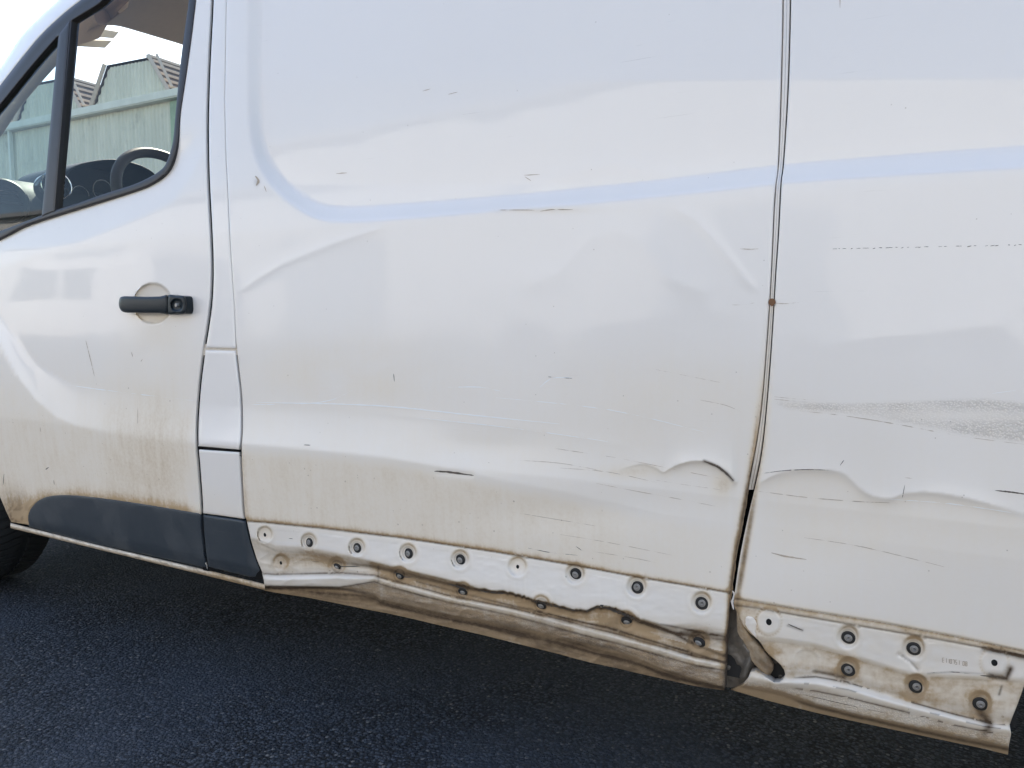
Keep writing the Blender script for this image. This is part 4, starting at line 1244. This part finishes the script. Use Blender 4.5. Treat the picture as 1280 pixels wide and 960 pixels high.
# front wing, bonnet, nose
wing = [wpt(-2.245, .30), wpt(-2.30, .36)] + [wpt(-2.62 + .40 * cos(a), .34 + .40 * sin(a)) for a in np.linspace(.25, pi - .1, 24)] + [wpt(-3.05, .35), wpt(-3.25, .5), wpt(-3.25, .85), wpt(-3.1, 1.02), wpt(-2.95, 1.08)]
fw = [(-2.33, .42)] + [(-2.62 + .40 * cos(a), .34 + .40 * sin(a)) for a in np.linspace(.45, pi - .1, 24)] + [(-3.03, .32), (-3.30, .35), (-3.36, .6), (-3.30, .88), (-3.1, 1.0), (-2.85, 1.10), (-2.62, 1.0), (-2.50, .75), (-2.42, .58)]


def wing_mesh(name, y, s):
    me = bmesh.new(); vs_ = [me.verts.new((x, y + s * (.02 + .09 * max(0, (-2.9 - x)) ** 1.0), z)) for x, z in fw]
    f = me.faces.new(vs_); r = bmesh.ops.extrude_face_region(me, geom=[f])
    for q in r['geom']:
        if isinstance(q, bmesh.types.BMVert): q.co.y += s * .03
    bmesh.ops.triangulate(me, faces=me.faces[:]); bmesh.ops.recalc_face_normals(me, faces=me.faces[:])
    d = bpy.data.meshes.new(name); me.to_mesh(d); me.free()
    for k in ('film', 'grime_shade', 'pebble'): d.attributes.new(k, 'FLOAT', 'POINT')
    return link(name, d, PAINT, van)


wing_mesh('front_wing', 0, 1); wing_mesh('front_wing', W, -1)
bn = []
for x, z, e in ((-2.93, 1.17, .09), (-3.1, 1.10, .09), (-3.3, .98, .10), (-3.42, .80, .13), (-3.46, .55, .15), (-3.40, .32, .16)):
    bn.append([(x + .10 * abs(2 * t - 1) ** 3, e + (W - 2 * e) * t, z - .05 * abs(2 * t - 1) ** 4) for t in np.linspace(0, 1, 13)])
loft('bonnet', bn, PAINT, van, attrs=zero(6 * 13))
loft('windscreen', [[(x + .06 * abs(2 * t - 1) ** 2.5, .13 + (W - .26) * t, z) for t in np.linspace(0, 1, 13)] for x, z in ((-2.075, 1.745), (-2.40, 1.52), (-2.72, 1.29), (-2.93, 1.15))], M['screen'], van)
# underside and wheel wells
b = MB()
b.box((-2.2, .055, .285), (.10, W - .05, .33)); b.box((1.0, .06, .30), (1.45, W - .06, .34)); b.box((-3.35, .15, .24), (-3.05, W - .15, .29))
b.tube([(-1.9, .95, .27), (-.2, .95, .25), (1.2, .7, .26)], .035, 10)
b.build('underside', M['under'], van)
for cx in (-2.78, .545):
    b = MB()
    b.box((cx - .43, .30, .80), (cx + .43, W - .30, .83))
    b.box((cx + .41, .06, .30), (cx + .43, W - .06, .80)); b.box((cx - .43, .06, .30), (cx - .41, W - .06, .80)); b.box((cx - .43, .05, .83), (cx + .43, W - .05, .86)); b.build('wheel_well', M['under'], van)


def make_wheel(cx, cy, sgn):
    """sgn -1: outer face towards -y"""
    ty = MB(); R = .33
    prof = [(.205, -.10), (.225, -.108), (.28, -.112), (.305, -.105), (.320, -.092), (.328, -.075), (.330, -.045)]
    prof = prof + [(r, -a) for r, a in prof[::-1]]
    ty.lathe(prof, (0, 0, 0), (0, 1, 0), 96)
    for k in range(72):      # shoulder and tread blocks
        for s in (-1, 1):
            a0 = 2 * pi * (k + (.5 if s > 0 else 0)) / 72; a1 = a0 + 2 * pi / 72 * .72
            q = []
            for (r, yy) in ((.316, -.098), (.334, -.078), (.3365, -.012), (.325, -.010)):
                for a in (a0 + (yy + .098) * .9, a1 + (yy + .098) * .9): q.append((r * cos(a), s * yy, r * sin(a)))
            ty.add(q, [(0, 1, 3, 2), (2, 3, 5, 4), (4, 5, 7, 6), (0, 2, 4, 6), (1, 7, 5, 3)])
    w = ty.build('front_wheel' if cx < -1 else 'rear_wheel', M['tyre'], van, True)
    w.location = (cx, cy, R + .002)
    rm = MB(); s = sgn
    rm.lathe([(.0001, .055 * s), (.05, .06 * s), (.08, .045 * s), (.14, .03 * s), (.17, .05 * s), (.19, .085 * s), (.207, .102 * s), (.21, .09 * s), (.205, -.1 * s)], (0, 0, 0), (0, 1, 0), 48)
    rm.build('rim', M['rim'], w, True)


for cx in (-2.78, .545):
    make_wheel(cx, .165, -1); make_wheel(cx, W - .165, 1)

# ------------------------------------------------------------------ the cab
# near windscreen pillar with its trim, seen through the quarter light and the door window
pin = [(-40, 222), (0, 172), (25, 135), (50, 105), (67, 86), (83, 68), (97, 53), (112, 38), (123, 31)]
pou = [(-60, 150), (-20, 110), (5, 80), (30, 52), (48, 38), (62, 28), (78, 18), (95, 6), (112, -6)]
pin = np.array(spline(pin, n=4)); pou = np.array(spline(pou, n=4))
rows = []
for t, y in ((0, .25), (.02, .20), (.5, .19), (1.0, .21)):
    q = pin + (pou - pin) * t
    rows.append([at_y(a, b_, y) for a, b_ in q])
loft('pillar_trim', rows, M['trim'], van)
# header rail and roof lining
hd = [at_y(123, 31, .115), at_x(134, 31.5, -1.99), at_x(150, 33, -2.03), at_x(175, 40, -2.06), at_x(200, 47.5, -2.075), at_x(228, 56, -2.085), at_x(250, 64, -2.09), at_x(300, 82, -2.09), at_x(400, 116, -2.08)]
hd = [Vector(q) for q in spline([tuple(q) for q in hd], n=4)]
far = Vector((-2.06, W - .17, 1.72)); hd = hd + [hd[-1].lerp(far, t) for t in (.33, .66, 1)]
rows = [[q + Vector((-.02, 0, .05)) for q in hd], [q + Vector((-.012, 0, .012)) for q in hd], hd, [q + Vector((.03, 0, -.004)) for q in hd], [q + Vector((.12, 0, .022)) for q in hd],
        [Vector((-1.75, q.y, 1.80)) for q in hd], [Vector((-1.36, q.y, 1.83)) for q in hd]]
loft('headliner', rows, M['lining'], van)
# inner edge of the door opening above the glass
drim = spline([(84, 60), (98, 38), (118, 16), (145, -4), (175, -22), (235, -40)], n=4)
loft('door_trim', [[at_y(a + du, b_ + dv, y) for a, b_ in drim] for du, dv, y in ((-14, -22, .17), (0, 0, .18), (22, -6, .21), (40, -12, .22))], M['trim'], van)
loft('bulkhead', [[(-1.37, y, z) for y in (.08, 1.0, W - .08)] for z in (.32, 1.1, 1.84)], M['bulk'], van)
loft('cab_floor', [[(x, y, .45) for y in (.06, W - .06)] for x in (-2.75, -1.37)], M['under'], van)
# sun visor folded against the windscreen: two pale strips
vz = []
for lo_, hi_ in (((97, 57.5), (139, 49)), ((108, 41), (148, 35))):
    pass
vb = MB()
for quad in ([(100, 50), (140, 51), (131, 60), (97, 58)], [(119, 35), (149, 40), (142, 48), (108, 45)]):
    q0 = [Vector(at_x(a, b_, -2.17)) for a, b_ in quad]; q1 = [q + Vector((-.012, 0, .004)) for q in q0]
    vb.add(q0 + q1, [(0, 1, 2, 3), (7, 6, 5, 4), (0, 4, 5, 1), (1, 5, 6, 2), (2, 6, 7, 3), (3, 7, 4, 0)])
vb.build('sun_visor', M['paper'], van)

# dashboard
dprof = [(-2.40, .80), (-2.40, 1.05), (-2.43, 1.17), (-2.47, 1.245), (-2.53, 1.285), (-2.62, 1.30), (-2.80, 1.25), (-2.95, 1.17)]
dy = [.10, .14, .18, .24, .35, .5, .7, .9, 1.2, 1.5, W - .1]
dl = [-.015, .0, .015, .02, .02, .02, .015, .01, .0, .0, -.01]
dash = loft('dashboard', [[(x, y, z + l) for x, z in dprof] for y, l in zip(dy, dl)], M['dash'], van)
# hood over the gauges
arc = spline([(73, 250), (75, 232), (82, 216), (94, 207), (114, 201.5), (140, 199), (165, 203), (185, 211), (197, 222), (204, 240), (207, 262)], n=4)
a0 = [Vector(at_x(a, b_, -2.42)) for a, b_ in arc]
cen = sum(a0, Vector()) / len(a0); cen.z -= .02


def scl(q, s, dx): return Vector((q.x + dx, cen.y + (q.y - cen.y) * s, cen.z + (q.z - cen.z) * s))


loft('gauge_hood', [[scl(q, .80, -.16) for q in a0], [scl(q, .90, -.06) for q in a0], [scl(q, .94, -.002) for q in a0], [scl(q, .97, .006) for q in a0], [scl(q, 1.0, 0) for q in a0], [scl(q, 1.01, -.03) for q in a0],
                    [scl(q, .99, -.16) for q in a0], [scl(q, .9, -.30) for q in a0]], M['dash'], dash)
gq = [scl(q, .82, -.15) for q in a0]
g = MB(); g.add([cen + Vector((-.15, 0, -.05))] + gq, [(0, i + 1, i + 2) for i in range(len(gq) - 1)]); g.build('gauge_panel', M['black'], dash)
gt = MB()
for (a, b_, r) in ((128, 238, .035), (100, 244, .03)):
    c = Vector(at_x(a, b_, -2.50)); gt.tube([c + Vector((0, r * cos(k * pi / 10), r * sin(k * pi / 10))) for k in range(20)], .0028, 6, True)
gt.build('gauge_ring', M['chrome'], dash, True)


def vent(name, u, v, x, ru, mat_ring):
    c = Vector(at_x(u, v, x)); dep = (c - Vector(CAM)).dot(Vector(FW)) / FPX; r = ru * dep
    ax = Vector((1, -.25, .1)).normalized()
    b = MB(); b.lathe([(r * .80, -.03), (r * .84, .004), (r * .92, .010), (r, .004), (r * 1.04, -.05)], c, ax, 40)
    o = b.build(name, mat_ring, dash, True)
    b = MB(); b.lathe([(.0001, -.028), (r * .82, -.03)], c, ax, 32); e1 = ax.cross(Vector((0, 0, 1))).normalized(); e2 = ax.cross(e1)
    for k in (-.5, 0, .5):
        hw = r * math.sqrt(max(.05, .62 - k * k)); p0 = c + e2 * (k * r) - ax * .012
        b.tube([p0 - e1 * hw, p0 + e1 * hw], .005, 6)
    b.build('vent_louvre', M['gloss'], dash, True)
    return c, ax, r


c, ax, r = vent('air_vent', 69, 233, -2.405, 18, M['gloss'])
b = MB(); e1 = ax.cross(Vector((0, 0, 1))).normalized(); e2 = ax.cross(e1)
b.tube([c + ax * .012 + (e1 * cos(k * pi / 18) + e2 * sin(k * pi / 18)) * r * .93 for k in range(36)], .0022, 6, True); b.build('vent_ring', M['chrome'], dash, True)
vent('air_vent', 4, 252, -2.44, 29, M['dash'])

# steering wheel
wc = Vector((-2.155, .50, 1.235)); wr = .19
tilt = radians(24); ax = Vector((cos(tilt), 0, sin(tilt))); e1 = Vector((0, 1, 0)); e2 = Vector((-sin(tilt), 0, cos(tilt)))
sw = MB(); sw.tube([wc + (e1 * cos(k * pi / 36) + e2 * sin(k * pi / 36)) * wr for k in range(72)], .0165, 14, True)
swo = sw.build('steering_wheel', M['leather'], van, True)
b = MB()
for an in (-.15, pi + .15, -pi / 2): b.tube([wc + (e1 * cos(an) + e2 * sin(an)) * .05 - ax * .02, wc + (e1 * cos(an) + e2 * sin(an)) * (wr - .008)], [.018, .012], 8)
b.build('spoke', M['dash'], swo, True)
b = MB(); b.lathe([(.0001, .012), (.05, .01), (.072, -.006), (.07, -.05), (.04, -.12), (.035, -.30)], wc, ax, 28); b.build('hub', M['dash'], swo, True)

# ================================================================== WAREHOUSE beyond the van
wh = thing('warehouse', 'long grey green corrugated warehouse with sawtooth roof bays, seen through the cab windows', 'warehouse', (-21, 14, 0))


def WP(x, y, z): return (x + 21, y - 14, z)


def corrugated(name, x0, x1, ztop, zbot, y, mat, parent, pitch=.16, dep=.035):
    xs = np.arange(x0, x1 + 1e-6, pitch / 4); top = []; bot_ = []
    for k, x in enumerate(xs):
        d = dep if (k % 4) in (1, 2) else 0
        zt = ztop(x) if callable(ztop) else ztop; zb_ = zbot(x) if callable(zbot) else zbot
        top.append(WP(x, y - d, zt)); bot_.append(WP(x, y - d, zb_))
    return loft(name, [top, bot_], mat, parent, smooth=False)


corrugated('wall', -44, -4, 7.0, 0, 14.0, M['sheet'], wh)
b = MB(); b.box(WP(-44, 13.72, 6.98), WP(-4, 14.0, 7.22), .03); b.build('gutter', M['gutter'], wh)
for x in (-42, -34.5, -27.0, -12, -5):
    b = MB(); b.box(WP(x, 13.80, .0), WP(x + .1, 13.90, 6.98)); b.build('downpipe', M['gutter'], wh)
b = MB()
b.box(WP(-19.15, 13.90, 0), WP(-18.2, 13.96, 6.96), .02); b.build('green_door', M['green'], wh)
PER = 4.02
for k in range(-4, 4):
    X0 = -22.62 + k * PER
    pts = [(X0, 7.22), (X0 + .78, 8.30), (X0 + 2.66, 8.24), (X0 + 3.5, 7.22)]
    fz = lambda x, pts=pts: float(np.interp(x, [q[0] for q in pts], [q[1] for q in pts]))
    corrugated('gable', X0, X0 + 3.5, fz, 7.21, 14.0, M['sheet'], wh)
    p = [(X0 - .04, 7.2), (X0 + .74, 8.36), (X0 + 2.70, 8.30), (X0 + 3.52, 7.2)]
    rf = loft('roof_bay', [[WP(x, 13.88, z) for x, z in p], [WP(x, 13.88, z - .07) for x, z in p][::1], [WP(x, 34, z) for x, z in p]] and [[WP(x, 13.93, z - .015) for x, z in p], [WP(x, 13.93, z) for x, z in p], [WP(x, 34, z) for x, z in p]], M['roofb'], wh, smooth=False)
    b = MB()
    dx, dz = p[3][0] - p[2][0], p[3][1] - p[2][1]
    for t in (.12, .30, .48, .66, .84):
        x, z = p[2][0] + dx * t, p[2][1] + dz * t
        b.box(WP(x - .03, 13.9, z - .02), WP(x + .05, 34, z + .05))
    b.box(WP(p[2][0] - .1, 13.87, p[2][1] - .02), WP(p[2][0] + .06, 34, p[2][1] + .05))
    for (xa, za), (xb, zb_) in ((p[2], p[3]), (p[0], p[1])):
        b.tube([WP(xa, 13.86, za + .02), WP(xb, 13.86, zb_ + .02)], .07, 4)
    b.tube([WP(p[2][0] + .32, 13.9, p[2][1] + .0), WP(p[3][0] + .1, 13.9, p[3][1] + .12)], .05, 4)
    b.build('roof_batten', M['batten'], rf)
    # valley roof between the bays
    loft('valley', [[WP(X0 + 3.5, y, 7.3), WP(X0 + PER, y, 7.3)] for y in (13.95, 34)], M['greyroof'], wh, smooth=False)

# ================================================================== behind the photographer: mirrored in the paint
sh = thing('depot_building', 'pale sunlit depot building with grey roller shutters, mirrored in the van paint', 'building', (-8, -17, 0))
b = MB(); b.box((-30, -8, 0), (34, 0, 7.6)); b.build('wall', M['cream'], sh)
b = MB(); b.box((-30.3, -8.3, 7.6), (34.3, .3, 7.85)); b.build('roof', M['greyroof'], sh)
for x in (-22, -10, 2, 14, 26):
    b = MB(); b.box((x, 0, 0), (x + 4, .06, 3.4)); s = b.build('roller_shutter', M['doorgrey'], sh)
    b = MB()
    for k in range(17): b.box((x, .06, k * .2), (x + 4, .085, k * .2 + .17))
    b.build('slat', M['doorgrey'], s)['kind'] = 'stuff'

# a white van parked across the yard, mirrored in the driver's door
pv = thing('parked_van', 'clean white van parked alone before the depot building, mirrored in the front door paint', 'van', (-13.0, -7.6, 0))
pr_ = [(-2.45, .32), (-2.5, .75), (-2.3, 1.0), (-1.55, 1.15), (-.95, 1.75), (-.6, 1.93), (2.3, 1.93), (2.45, 1.8), (2.5, .9), (2.46, .32)]
NP = 9
rows = []
for t in np.linspace(-1, 1, NP):
    k = 1 - .06 * abs(t) ** 4
    rows.append([(x * (1 - .02 * t ** 4), .95 * t * (1 - .10 * max(0, z - 1.05)), .32 + (z - .32) * k) for x, z in pr_])
o = loft('body', rows, PAINT, pv, smooth=False, attrs=zero(NP * len(pr_)))
b = MB(); n = len(pr_)
for r in (rows[0], rows[-1]): b.add(r, [tuple(range(n))])
o = b.build('side_skin', PAINT, pv)
for k in ('film', 'grime_shade', 'pebble'): o.data.attributes.new(k, 'FLOAT', 'POINT')
for y in (-.93, .93):
    sg = 1 if y > 0 else -1
    for q in ([(-1.45, 1.18), (-.92, 1.68), (-.05, 1.68), (-.05, 1.18)], [(.1, 1.18), (.1, 1.68), (1.0, 1.68), (1.0, 1.18)]):
        b = MB(); b.add([(x, y * (1 - .10 * (z - 1.05)) + sg * .028, z) for x, z in q], [(0, 1, 2, 3)]); b.build('side_window', M['gloss'], pv)
    b = MB(); b.box((-2.4, y + sg * .02 - .015, .33), (2.4, y + sg * .02 + .02, .55), .01); b.build('side_moulding', M['cladding'], pv)
    for x in (-1.6, 1.55):
        b = MB(); b.lathe([(.0001, sg * .03), (.2, sg * .02), (.21, sg * .06), (.30, sg * .06), (.33, sg * .02), (.33, -sg * .2)], (x, y, .332), (0, 1, 0), 36)
        w = b.build('wheel', M['tyre'], pv, True)
        b = MB(); b.lathe([(.0001, sg * .05), (.1, sg * .05), (.19, sg * .035), (.2, sg * .025)], (x, y, .332), (0, 1, 0), 30); b.build('rim', M['rim'], w, True)
b = MB(); b.add([(-1.53, -.82, 1.19), (-1.53, .82, 1.19), (-.98, .74, 1.74), (-.98, -.74, 1.74)], [(0, 1, 2, 3)]); b.v = [(x - .03, y, z + .02) for x, y, z in b.v]; b.build('windscreen', M['gloss'], pv)
